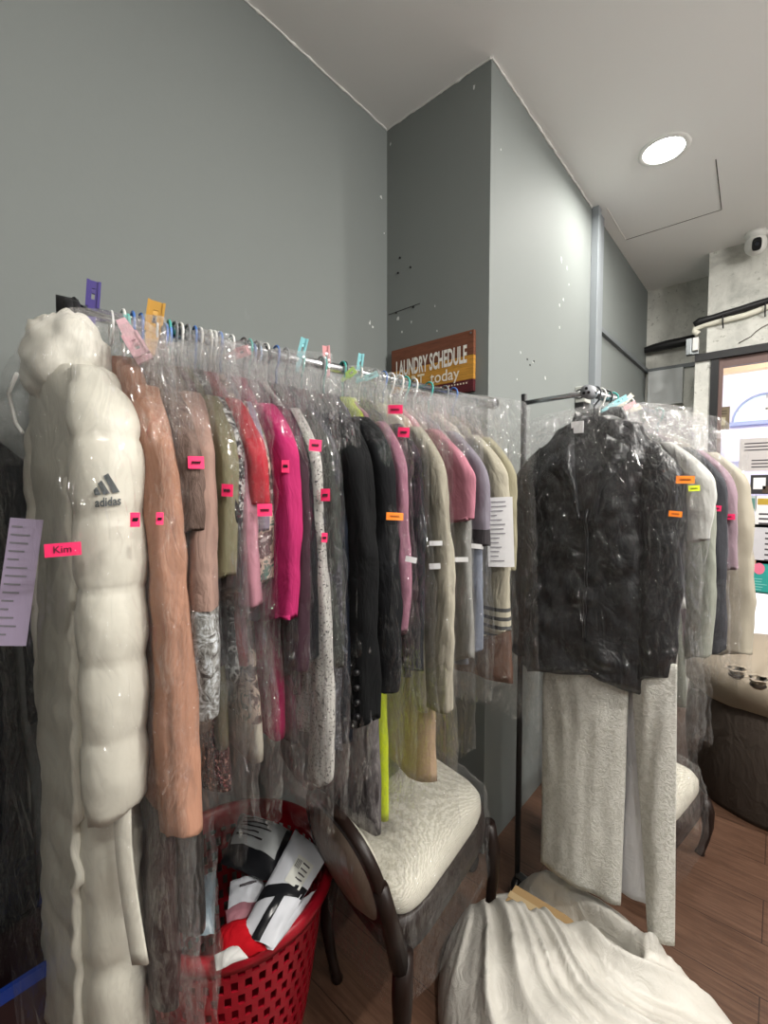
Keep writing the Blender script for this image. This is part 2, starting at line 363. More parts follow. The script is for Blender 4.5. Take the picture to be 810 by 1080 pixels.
def sg(x, p): return math.copysign(abs(x)**p, x)
def lerp_prof(prof, z):
    for (z0, *a), (z1, *b) in zip(prof, prof[1:]):
        if z >= z1:
            k = (z0-z)/(z0-z1) if z0 != z1 else 0; k = max(0, min(1, k)); k = k*k*(3-2*k)
            return [x+(y-x)*k for x, y in zip(a, b)]
    return list(prof[-1][1:])
def loft(prof, z0, z1, nz, nt, fold=.012, seed=0, fine=.003, puff=None, pw=.75, crinkle=0, hem=.012, ridge=0):
    """Flattened hanging tube in local axes (u across, v along the rail). prof rows: z, centre u, half width, half thickness."""
    rs = []
    for i in range(nz+1):
        z = z0 + (z1-z0)*i/nz; uc, w, t = lerp_prof(prof, z); k = i/nz; ring = []
        pf = puff(z) if puff else 1
        for j in range(nt):
            a = 2*PI*j/nt; cu, cv = sg(math.cos(a), pw), sg(math.sin(a), pw)
            u = uc + w*cu*(.5+.5*pf if puff else 1); v = t*cv*pf
            x = u*9 + seed*7.3
            f = fold*k**.7*(noise.noise((x, z*.9, seed)) + .6*noise.noise((x*2.1, z*1.7, seed+5)))
            p = Vector((u, v+f, z))
            q = p*13 + Vector((seed*3.1, 0, seed))
            e = fine*(noise.noise(q)+.5*noise.noise(q*2.3))
            if crinkle: e += crinkle*(abs(noise.noise(q*1.4+Vector((9, 0, 0))))+.5*abs(noise.noise(q*3.1))-.3)
            if ridge: e += ridge*noise.noise((math.cos(a)*5+seed, math.sin(a)*5, z*2.5))*k
            p += Vector((cu, cv*1.4, 0))*e
            if k > .9: p.z += hem*noise.noise((u*14+seed, v*20, seed))*(k-.9)*10
            ring.append(p)
        rs.append(ring)
    return rs
def body_prof(w, t, zt, zh, hemw=None, hemt=None):
    hw = hemw or w*1.08; ht = hemt or t*1.1
    return [(zt, 0, .04, min(t, .03)), (zt-.05, 0, w*.52, t*.8), (zt-.11, 0, w*.88, t), (zt-.2, 0, w, t), (zt-.4, 0, w*.93, t), (zh, 0, hw, ht)]
def sleeve_rings(w, t, zt, ze, side, r=.055, n=22, nz=44, seed=0, puffs=None, cuff=.7, drop=0.035, sq=None, lean=0):
    rs = []; zs = zt-.075; sqv = sq if sq else t
    for i in range(nz+1):
        k = i/nz; z = zs + (ze-zs)*k
        head = min(1, (zs-z)/.12)
        u = side*(w*(.80+.22*math.sin(head*PI/2)) + .012*math.sin(k*PI)+drop*k)
        rr = r*(.35+.65*math.sin(head*PI/2))*(1-(1-cuff)*k)
        if puffs: rr *= puffs(z)
        ring = []
        for j in range(n):
            a = 2*PI*j/n; ca, sa = math.cos(a), math.sin(a)
            e = 1 + .16*noise.noise((ca*1.5+seed, sa*1.5, z*9)) + .10*noise.noise((ca+seed*2, sa, z*26))*math.sin(k*PI) + .22*(abs(noise.noise((ca*2.6+seed, sa*2.6, z*2.2)))-.25)*min(1, k*4) - .10*max(0, math.cos(a*1.0+seed))*abs(noise.noise((seed, z*6, 2)))
            ring.append(Vector((u + .014*noise.noise((seed, z*5, 7))*k + rr*sg(ca, .8)*e, lean*k + .010*noise.noise((seed+9, z*4, 3))*k + min(rr, sqv)*sg(sa, .8)*e*(.92), z + (.012*ca + .006*math.sin(a*2+seed) if i == nz else 0))))
        rs.append(ring)
    return rs
def hanger(R, s, yaw, col, what, sw=.18, dz=0):
    P = R.at(s); t = thing('clothes_hanger', f'{col[0]} plastic hanger hooked on the rail inside the {what}', 'hanger', P, -R.a+yaw, 'hangers on the rails')
    m = col[1]; r = .0175
    path = [(r*math.cos(a), 0, r*math.sin(a)) for a in [PI*(1.15-1.2*i/12) for i in range(13)]]
    path = [(x, y, z+.002) for x, y, z in path] + [(.012, 0, -.02), (.0, 0, -.035), (0, 0, -.088)]
    MB().tube(path, .0028, 7).build('hook', m, t, sm=True)
    MB().tube([(-sw, 0, -.215), (-sw*.6, 0, -.158), (-.03, 0, -.088), (.03, 0, -.088), (sw*.6, 0, -.158), (sw, 0, -.215)], [.005, .007, .008, .008, .007, .005], 8).build('shoulder_bar', m, t, sm=True)
    return t
HCOL = {}
def hc(name, h):
    HCOL.setdefault(name, (name, plain(name.replace(' ', '_')+'_hanger', h, .4))); return HCOL[name]
HANG = [hc('black', '#17181a'), hc('white', '#dcdcd8'), hc('teal', '#3aa39a'), hc('blue', '#3f6db2'), hc('grey', '#74787c')]
BAGS = []; SOLID = []
def solid_of(T):
    M = mat_of(T)
    for o in T.children:
        if o.type == 'MESH': SOLID.append(BVHTree.FromPolygons([M @ v.co for v in o.data.vertices], [p.vertices[:] for p in o.data.polygons]))
def bag(P, rz, what, w, t, zb, seed, top=-.03, flare=1.05, lab=None, name='garment_cover', film_m=None, uc=0):
    t_ = thing(name, lab or f'clear plastic cover over the {what}', 'plastic cover', P, rz, 'clear plastic garment covers')
    top += .018*math.sin(seed*5.1); w *= 1+.05*math.sin(seed*2.7)
    prof = [(top, uc*.0, .03, .012), (top-.02, uc*.3, w*.62, t*.55), (top-.055, uc, w*.95, t*.85), (top-.16, uc, w, t), (zb*.6, uc, w*1.08, t), (zb, uc, w*1.06*flare, t*1.15)]
    nz = max(14, int((top-zb)/.022))
    rs = loft(prof, top, zb, nz, 44, .010, seed, .004, crinkle=.011, hem=.05, pw=.62, ridge=.012)
    o = MB().rings(rs, False, False).build('film', film_m or FILM, t_, sm=True)
    M = mat_of(t_); vs = [M @ v.co for v in o.data.vertices]; BAGS.append((t_, BVHTree.FromPolygons(vs, [p.vertices[:] for p in o.data.polygons]), what))
    return t_
def stick(px, py, wpx, hpx, m, owner=None, text=None, rot=0, name='tag', label=None, bvh=None, off=.002, tcol=None, scrib=True):
    """A paper tag stuck on whatever surface lies at that spot; a part of that thing."""
    d = ray(px, py); best = None
    for t_, b, what in (BAGS if bvh is None else [(owner, bvh, '')]):
        if owner is not None and t_ is not owner: continue
        h = b.ray_cast(CAM, d.normalized())
        if h[0] is not None and (best is None or h[3] < best[0]): best = (h[3], h[0], h[1], t_)
    if best is None: return None
    dist, P, nrm, t_ = best
    if bvh is None:
        for b in SOLID:
            h = b.ray_cast(CAM, d.normalized())
            if h[0] is not None and h[3] < dist: dist, P, nrm = h[3], h[0], h[1]
    if nrm.dot(d) > 0: nrm = -nrm
    nrm = (nrm*.5 - d.normalized()).normalized(); depth = (P-CAM).dot(CAMF)
    x = nrm.cross(Vector((0, 0, 1))).normalized()*-1; y = nrm.cross(x)
    if y.z < 0: y = -y
    ca, sa = math.cos(math.radians(rot)), math.sin(math.radians(rot)); x, y = x*ca+y*sa, y*ca-x*sa
    W, H = wpx*depth/F, hpx*depth/F; inv = mat_of(t_).inverted(); P = P + nrm*(off+.003)
    o = MB().grid(lambda i, j: P + x*(i-.5)*W + y*(j-.5)*H + nrm*.03*W*math.sin(i*PI), 6, 2).build(name, m, t_, inv=inv, solid=.0006)
    if label: o['label'] = label
    if text:
        tb = text_mb(text, H*.75)
        for v in tb.v: v.xyz = P + x*v.x + y*v.y + nrm*(.0012+.03*W)
        tb.build('lettering', tcol or M_INK, o, inv=inv)
    elif scrib:
        pts = [P + x*W*(.28*(2*i/14-1)) + y*H*.16*math.sin(i*2.1+px) + nrm*(.001+.03*W) for i in range(15)]
        MB().tube(pts, H*.035, 4).build('lettering', M_INK, o, inv=inv)
    return o

def garment(R, name, px, what, label, cat, col, hem_y, slv_y=None, kind='plain', h2=None, scol=None, skind=None, sh2=None, w=.2, t=.024, yaw=0, r=.05, bagz=.09, hang=None, bagw=.062,
            cuffcol=None, hemcol=None, u=.2, s=None, drop=.035, nobag=False, group='garments on the front rack', cuff=.72, lean=0, sleeves=True, bt=None, zt=-.075, buttons=False):
    if s is None: s = R.solve(px, u)
    if yaw == 0: yaw = 3.5*math.sin(px*1.7)
    if lean == 0: lean = .012*math.sin(px*2.3)
    seed = px*.137
    P = R.at(s); rz = -R.a + math.radians(yaw)
    E = P + Vector((math.cos(rz), math.sin(rz), 0))*u
    zh = z_for(px, hem_y, E) - P.z
    hanger(R, s, math.radians(yaw), hang or HANG[int(px) % len(HANG)], what, w-.03)
    T = thing(name, label, cat, P, rz, group)
    m = cloth(col, kind, h2)
    nz = max(16, int((zt-zh)/.022))
    rs = loft(body_prof(w, t, zt, zh), zt, zh, nz, 36, .014, seed, .0035)
    if hemcol:
        k = int(len(rs)*hemcol[0])
        MB().rings(rs[:k+1], True, False).build('body', m, T, sm=True)
        MB().rings([[p*1 for p in q] for q in rs[k:]], False, True).build('hem', cloth(*hemcol[1:]), T, sm=True)
    else: MB().rings(rs).build('body', m, T, sm=True)
    if slv_y is not None:
        ze = z_for(px, slv_y, E) - P.z
        for side in (1, -1):
            if side == -1: q0 = q
            q = sleeve_rings(w, t, zt, ze, side, r, seed=seed+side, drop=drop, cuff=cuff, lean=lean)
            sm_ = cloth(scol or col, skind or kind, sh2 or h2)
            if cuffcol and side == 1:
                k = int(len(q)*cuffcol[0]); MB().rings(q[:k+1], True, False).build('sleeve', sm_, T, sm=True); MB().rings([[Vector((p.x*1.0, p.y*1.06, p.z)) for p in x] for x in q[k:]], False, True).build('cuff', cloth(*cuffcol[1:]), T, sm=True)
            else: MB().rings(q).build('sleeve', sm_, T, sm=True)
    solid_of(T)
    if buttons:
        bm_ = MB(); ring = [p for p in q0[-3]]
        for i in range(4):
            r_ = q0[-3-2*i]; p = max(r_, key=lambda v: v.x*.55-v.y); c = Vector(p); bm_ = MB().tube([c+Vector((0, .002, 0)), c+Vector((.003, -.006, 0))], .0055, 12); bm_.build('button', M_BLACK, T, True)
    if not nobag:
        lowest = min(zh, ze if slv_y is not None else zh)
        bag(P, rz, what, w+bagw, bt or min(t, .02)+.004, lowest-bagz, seed)
    return T

# --- rack frames
def rack(label, R, s0, s1, w):
    t = thing('clothes_rack', label, 'clothes rack', R.at((s0+s1)/2)-Vector((0, 0, R.o.z)), 0, 'clothes racks')
    inv = mat_of(t).inverted()
    MB().tube([R.at(s0), R.at(s1)], .012, 14).build('rail', M_CHROME, t, True, inv)
    for s in (s0, s1):
        e = R.at(s); a, b = e-R.u*w, e+R.u*.02
        MB().tube([a, b], .008, 10).build('crossbar', M_CHROME, t, True, inv)
        for p in (a,):
            MB().tube([Vector((p.x, p.y, .06)), p+Vector((0, 0, .028))], .009, 10).build('post', M_BLACK if R is R2 else M_CHROME, t, True, inv)
        g = Vector((0, 0, 1))
        b = a+R.u*(w*.7)
        MB().tube([Vector((a.x, a.y, .07)), Vector((b.x, b.y, .07))], .011, 10).build('foot', M_STEEL, t, True, inv)
        for p in (a, b): 
            c = MB(); c.lathe([(.004, -.012), (.026, -.012), (.03, 0), (.026, .012), (.004, .012)], 14)
            for v in c.v: v.xyz = (p.x + v.z, p.y + v.x, .03 + v.y)
            c.build('caster', M_BLACK, t, True, inv)
        c = MB().tube([e-R.d*.02*(1 if s == s0 else -1), e+R.d*.012*(1 if s == s0 else -1)], .019, 16); c.build('end_cap', plain('grey_cap', '#9a9da2', .4) if R is R2 else M_BLACK, t, True, inv)
    if R is R2:
        e = R.at(s0) - R.d*.0215
        c = MB()
        for a in (90, 210, 330):
            q = e + R.u*.008*math.cos(math.radians(a)) + Vector((0, 0, .008*math.sin(math.radians(a)))); c.tube([q, q+R.d*.004], .0042, 10)
        c.build('cap_hole', M_BLACK, t, False, inv)
    return t
rack('long clothes rack along the grey wall packed with bagged clothes', R1, R1.solve(74, 0, 0), 1.15, .2)
rack('short clothes rack beside the column with the black jacket at its end', R2, -.03, .62, .21)

# --- the white puffer coat at the near end of the long rack
def puffer():
    s = R1.solve(104, .2); s = min(s, .02); P = R1.at(s); yaw = math.radians(9); rz = -R1.a+yaw
    what = 'white puffer coat'
    hanger(R1, s, yaw, HANG[0], what, .10)
    T = thing('puffer_coat', 'long white padded hooded coat with a grey three-stripe logo on the sleeve', 'coat', P, rz, 'garments on the front rack')
    m = cloth('#d9d6c9', 'puffer'); m2 = cloth('#cfccbf', 'puffer')
    E = P + Vector((math.cos(rz), math.sin(rz), 0))*.22
    seams = [z_for(105, y, E)-P.z for y in (400, 461, 542, 620, 697, 777, 859)]
    def pf(z):
        for a, b in zip(seams, seams[1:]):
            if a >= z >= b: return .86+.17*abs(math.sin(PI*(a-z)/(a-b)))**.5
        return .8
    prof = [(-.09, -.02, .06, .05), (-.13, -.02, .15, .06), (-.20, 0, .185, .055), (-.5, 0, .19, .055), (-.9, -.01, .195, .058), (-1.32, -.02, .215, .062)]
    bs = [-.13-.105*i for i in range(13)]
    def pb(z):
        for a, b in zip(bs, bs[1:]):
            if a >= z >= b: return .93+.08*abs(math.sin(PI*(a-z)/(a-b)))**.5
        return .9
    rs = loft(prof, -.09, -1.32, 80, 44, .012, 3.3, .004, puff=pb, crinkle=.003)
    b = MB().rings(rs).build('body', m2, T, sm=True)
    # placket with its zip flap down the camera-facing front
    Mt = mat_of(T)
    def fr(zz, uu):
        i = min(80, max(0, int((-.09-zz)/1.23*80))); best = min((p for p in rs[i] if p.x > 0 and p.y < .01), key=lambda p: abs(proj(Mt @ p)[0]-uu)); return Vector((best.x, best.y, zz))
    pk = []
    for i in range(60):
        z = -.30-1.0*i/59; c = fr(z, 78+10*i/59); pk.append([c+Vector((.008*math.cos(a), -.003+.008*math.sin(a)*(1+.3*math.sin(i*1.9)), .003*noise.noise((z*40, a, 0)))) for a in [2*PI*j/8 for j in range(8)]])
    MB().rings(pk).build('placket', m, T, sm=True)
    for side in (1, -1):
        q = []
        ze = seams[-1]; zs = -.125
        for i in range(91):
            k = i/90; z = zs+(ze-zs)*k; head = min(1, (zs-z)/.13)
            uc = side*(.12+.085*math.sin(head*PI/2)) + side*.01*math.sin(k*PI)
            rr = .047*(.55+.45*math.sin(head*PI/2))*pf(z)*(1-.14*k); ring = []
            for j in range(22):
                a = 2*PI*j/22; ca, sa = math.cos(a), math.sin(a)
                e = 1+.07*noise.noise((ca*2, sa*2, z*18)) + .05*noise.noise((ca*4+3, sa*4, z*40)) + .10*(1.03-pf(z))/.17*noise.noise((a*4, 3, z*8))
                ring.append(Vector((uc+rr*ca*e, -.01+min(rr, .055)*1.06*sa*e*(1 if side == 1 else .8), z+(.012*sa if i == 90 else 0))))
            q.append(ring)
        o = MB().rings(q).build('sleeve', m, T, sm=True)
        if side == 1: so = o
    # hood crumpled round the neck
    hr = []
    for i in range(30):
        th = PI*i/29; ring = []
        for j in range(34):
            a = 2*PI*j/34; d = Vector((math.sin(th)*math.cos(a), math.sin(th)*math.sin(a), math.cos(th)))
            r = 1+.16*noise.noise(d*2.2+Vector((4, 0, 0)))+.13*abs(noise.noise(d*4.5))+.05*noise.noise(d*9)
            ring.append(Vector((.01+d.x*.078*r, -.015+d.y*.062*r, -.10+d.z*.085*r)))
        hr.append(ring)
    MB().rings(hr).build('hood', cloth('#dcd9ce', 'puffer'), T, sm=True)
    MB().tube([(.02, -.085, -.13), (-.03, -.09, -.155), (-.05, -.08, -.2), (-.02, -.075, -.22)], .003, 6).build('drawcord', M_WHITE, T, sm=True)
    # logo printed on the sleeve
    M = mat_of(T); inv = M.inverted(); bv = BVHTree.FromPolygons([M @ v.co for v in so.data.vertices], [p.vertices[:] for p in so.data.polygons])
    ink = plain('grey_print', '#4c5254', .6); lm = MB()
    def put(poly, sub=True):
        pts = []
        for x, y in poly:
            h = bv.ray_cast(CAM, ray(x, y).normalized())
            if h[0] is None: return
            pts.append(h[0]-ray(x, y).normalized()*.0028)
        lm.add(pts, [tuple(range(len(pts)))])
    def par(a, b, c, d, n=5):
        for i in range(n):
            f = lambda p, q, k: (p[0]+(q[0]-p[0])*k, p[1]+(q[1]-p[1])*k)
            put([f(a, b, i/n), f(a, b, (i+1)/n), f(d, c, (i+1)/n), f(d, c, i/n)])
    par((109, 502), (114, 499), (126.5, 519), (119, 520)); par((103, 510), (107, 506.5), (116, 520.5), (109, 521.5)); par((98.5, 517), (102, 513.5), (106.5, 521.8), (100, 522.5))
    tb = text_mb('adidas', 13, .35)
    ob = MB(); 
    for f in tb.f: 
        put([(114+tb.v[i].x*.86, 529.5-tb.v[i].y-.085*tb.v[i].x) for i in f])
    lm.build('logo', ink, T, inv=inv)
    pts = []
    for i in range(15):
        k = i/14; c = at_d(129+4*k+24*max(0, k-.3)**1.3, 838+178*k, .67); pts.append([c+Vector((RGT*x+FWD*y)) for x, y in ((-.011, -.003), (.011, -.003), (.013, 0), (.011, .003), (-.011, .003), (-.013, 0))])
    MB().rings(pts).build('belt', m, T, True, mat_of(T).inverted())
    bt = bag(P, rz, what, .285, .100, -1.28, 3.1)
    # little side strap and the pink name tag
    stick(68, 579.5, 33, 14, PINK, bt, 'Kim', 3, label='neon pink name tag')
    return T
puffer()
G = lambda *a, **k: garment(R1, *a, **k)
WALLR = Rail((XL+.055, .02), 0, 1.60)
def wall_garment():
    h = thing('wall_hook', 'small black hook on the grey wall holding the dark bagged garment', 'hook', (XL, .02, 1.60)); MB().box((0, -.012, -.05), (.006, .012, .01)).tube([(.005, 0, -.03), (.03, 0, -.036), (.055, 0, -.026), (.068, 0, -.004)], .004, 8).build('body', M_BLACK, h)
    P = Vector((XL+.055, .02, 1.585)); what = 'dark garment on the wall'
    T = thing('garment', 'dark navy garment hung flat against the grey wall, with a lavender slip', 'garment', P, PI/2, 'bagged garments')
    MB().rings(loft(body_prof(.18, .026, -.06, -1.15), -.06, -1.15, 40, 40, .014, 2.2, .004)).build('body', cloth('#1a1d22'), T, True)
    for sd in (1, -1): MB().rings(sleeve_rings(.18, .03, -.06, -.72, sd, .045, seed=3+sd)).build('sleeve', cloth('#1a1d22'), T, True)
    bag(P, PI/2, what, .225, .032, -1.25, 8.8)
wall_garment()
# each row: kind of thing, pixel column of its near edge, short name, label, category, cloth, hem and sleeve heights
G('coat', 156, 'peach coat', 'peach wool coat with a long sleeve hanging next to the white padded coat', 'coat', '#a87a64', 852, 864, scol='#b0846e', w=.2, t=.03, r=.05, cuff=.85, yaw=4, bagz=.14)
G('cardigan', 178, 'taupe cardigan', 'dusty taupe fluffy long-sleeved cardigan beside the peach coat', 'cardigan', '#7d6a62', 700, 560, 'fur', '#55463f', r=.05)
G('dress', 168, 'maroon dress', 'very dark maroon long dress hanging lowest beside the white padded coat', 'dress', '#2a0b12', 1065, None, 'satin', w=.195, t=.03, zt=-.12)
G('dress', 196, 'glossy black dress', 'long glossy black dress reaching nearly down to the red basket', 'dress', '#0e0f11', 985, None, 'satin', w=.2, t=.03, sleeves=False)
G('blouse', 212, 'mauve blouse', 'mauve blouse whose long sleeve ends in a pale lace cuff', 'blouse', '#6b5a50', 770, 742, scol='#9a7f74', r=.055, cuff=.85, cuffcol=(.66, '#8f8f8b', 'lace', '#4c4746'), yaw=-2)
G('evening_dress', 219, 'burgundy dress', 'burgundy evening dress with a glittering sequinned hem', 'dress', '#4a0f1c', 835, None, w=.2, t=.024, hemcol=(.74, '#5a1520', 'sequin', '#e8b0a0'))
G('shirt', 226, 'khaki shirt', 'khaki long-sleeved shirt behind the mauve blouse', 'shirt', '#6d6a52', 788, 605, scol='#76725a', r=.04, t=.02)
G('top', 234, 'black and white top', 'black and white patterned top with a narrow sleeve, next to the red jacket', 'top', '#c4c4c2', 720, 560, 'print', '#26262a', r=.034, t=.016)
G('shirt', 243, 'plain black shirt', 'plain black shirt seen just below the red sleeve', 'shirt', '#17181a', 700, 620, r=.036, t=.018)
G('jacket', 249, 'red jacket', 'bright red jacket with a short sleeve', 'jacket', '#a02a38', 700, 534, scol='#a82c38', r=.045, t=.02, hang=HANG[1])
G('blouse', 261, 'pale pink blouse', 'pale pink blouse with a white turned-back sleeve', 'blouse', '#b8808c', 690, 634, scol='#c08a98', r=.036, t=.018)
G('dress', 266, 'floral dress', 'dark floral dress with teal and tan flowers and a pale underskirt', 'dress', '#3a2b2a', 800, 610, 'floral', '#5c4a48', scol='#a99a98', skind='floral', r=.03, t=.02, hemcol=(.90, '#b8b2a4'))
G('shirt', 273, 'lilac shirt', 'greyish lilac long-sleeved shirt against the magenta one', 'shirt', '#8a8292', 650, 560, r=.032, t=.016)
G('tunic', 286, 'magenta tunic', 'bright magenta long tunic with wide sleeves', 'tunic', '#98204f', 777, 645, scol='#a62a5e', r=.055, t=.026, cuff=1.02)
G('tunic', 300, 'dark plum tunic', 'dark plum long tunic hanging behind the magenta one', 'tunic', '#3d2b33', 781, 700, r=.04, t=.02)
G('shirt', 307, 'black slim shirt', 'black slim shirt behind the white speckled coat', 'shirt', '#121418', 730, 690, r=.034, t=.016)
G('coat', 315, 'speckled coat', 'white coat with tiny black specks and a long narrow sleeve', 'coat', '#b9b7b2', 770, 815, 'speckle', '#2c2c2e', r=.036, t=.018, cuff=.95)
G('jacket', 326, 'dark grey jacket', 'dark greenish grey jacket after the white speckled coat', 'jacket', '#3b3f3c', 745, 700, r=.042, t=.02)
G('coat', 338, 'charcoal tweed coat', 'charcoal tweed coat between the dark grey jacket and the navy coat', 'coat', '#393a3f', 792, 780, 'speckle', '#77777e', r=.042, t=.02)
G('coat', 349, 'navy coat', 'dark navy coat with a dull red band near its hem', 'coat', '#1c212b', 790, 770, r=.04, t=.02, hemcol=(.93, '#4a2328'))
G('suit_jacket', 367, 'black suit jacket', 'black suit jacket with buttons along its cuff', 'jacket', '#141516', 752, 748, r=.058, t=.034, w=.215, yaw=-4, cuff=.8, buttons=True)
G('blazer', 392, 'black blazer', 'plain black blazer whose sleeve hangs over the grey fur coat', 'jacket', '#17181a', 722, 716, r=.058, t=.032, w=.215, yaw=-4, cuff=.85)
G('fur_coat', 389, 'grey fur coat', 'long mottled grey fur coat reaching down to the chair', 'coat', '#8f8a8a', 876, None, 'fur', '#3b3638', w=.2, t=.026, zt=-.12, s=None)
G('dress', 413, 'neon yellow dress', 'neon yellow dress hanging low above the chair', 'dress', '#c9dc22', 862, None, 'satin', w=.19, t=.026, hang=HANG[2])
G('shirt', 415, 'dusty pink shirt', 'dusty pink long-sleeved shirt with an orange tag', 'shirt', '#b07f8c', 690, 664, scol='#96697a', r=.04, t=.018, yaw=-3)
G('cardigan', 431, 'black cardigan', 'thin black cardigan between dusty pink and cream sleeves', 'cardigan', '#222427', 712, 700, r=.04, t=.018)
G('coat', 449, 'cream coat', 'cream coat with a smooth long sleeve', 'coat', '#c6bfae', 748, 742, scol='#a09b8c', r=.045, t=.02, cuff=.95)
G('dress', 458, 'beige satin dress', 'beige satin dress with a gathered hem above the chair seat', 'dress', '#b39a80', 822, None, 'satin', w=.2, t=.034)
G('top', 466, 'pink short-sleeved top', 'pale pink top with a short flared sleeve', 'top', '#d593a2', 640, 548, scol='#a9707e', r=.052, t=.02, cuff=1.15)
G('top', 482, 'grey lilac top', 'grey lilac top with a broad dark-edged short sleeve', 'top', '#77727c', 690, 575, r=.062, t=.024, cuff=1.1, cuffcol=(.84, '#3d3a3d'), drop=.02)
G('shirt', 476, 'pale grey shirt', 'pale grey shirt with white slips pinned to it', 'shirt', '#8a8a86', 742, 690, r=.04, t=.018, s=None)
G('shirt', 491, 'blue grey shirt', 'blue grey shirt beside the cream knitted one', 'shirt', '#757b88', 700, 680, r=.04, t=.018)
G('cardigan', 507, 'cream knitted cardigan', 'cream knitted cardigan with dark stripes on its cuff', 'cardigan', '#c9c3b2', 668, 662, scol='#a39e8e', r=.05, t=.022, cuff=.9, cuffcol=(.86, '#a39e8e', 'stripe', '#4a4a4a'))
G('jacket', 524, 'olive cream jacket', 'olive cream jacket at the far end, with a white paper slip', 'jacket', '#8f8a74', 640, 600, r=.05, t=.022)
G('dress', 533, 'brown dress', 'brown and peach dress last on the long rail, below the white paper receipt', 'dress', '#5e4b42', 720, None, w=.2, t=.026, hemcol=(.7, '#6b5145'))
# paper tags on the covers
TAGS = [(142, 548, 9, 15, PINK), (168, 547, 7, 13, PINK), (206, 488, 16, 13, PINK), (241, 517, 12, 13, PINK), (279, 538, 15, 13, PINK), (301, 492, 8, 13, PINK), (332, 470, 13, 12, PINK), (344, 522, 10, 13, PINK), (342, 567, 6, 10, PINK),
        (417, 432, 16, 9, PINK), (426, 456, 12, 10, PINK), (416, 545, 18, 8, ORANGE)]
for px, py, w_, h_, m_ in TAGS: stick(px, py, w_, h_, m_, rot=random.uniform(-4, 4))
M_SLIP = plain('white_slip', '#e9e9ea', .7); M_LAV = plain('lavender_slip', '#b6a8c4', .7); M_FADE = plain('faint_print', '#8a8890', .7)
for px, py, w_, h_, r_ in ((434, 590, 12, 6, -10), (460, 573, 14, 5, 3), (459, 597, 12, 6, 5), (482, 590, 24, 5, 3), (503, 576, 14, 5, -4)):
    stick(px, py, w_, h_, M_SLIP, rot=r_, name='slip', scrib=False)
def slip(px, py, w_, h_, m, rot, label, owner=None):
    o = stick(px, py, w_, h_, m, rot=rot, name='receipt', label=label, scrib=False, owner=owner); 
    if o is None: return
    me = o.data; a, b, c = (me.vertices[i].co.copy() for i in (0, 6, 14)); x = b-a; y = c-a; nn = x.cross(y).normalized()
    if nn.dot(mat_of(o.parent).inverted() @ CAM - a) < 0: nn = -nn
    mb = MB(); rr = random.Random(int(px))
    for i in range(14):
        v = .06+.065*i; u0 = .1; u1 = .35+rr.random()*.5
        q = lambda u, vv: a + x*u + y*(1-vv) + nn*(.0015+.03*x.length*math.sin(u*PI))
        mb.add([q(u0, v), q((u0+u1)/2, v), q(u1, v), q(u1, v+.014), q((u0+u1)/2, v+.014), q(u0, v+.014)], [(0, 1, 4, 5), (1, 2, 3, 4)])
    mb.build('lettering', M_FADE, o)
    o.data.update()
slip(528, 561, 27, 73, M_SLIP, 3, 'white paper receipt')
slip(21, 613, 30, 132, M_LAV, -6, 'lavender paper receipt')

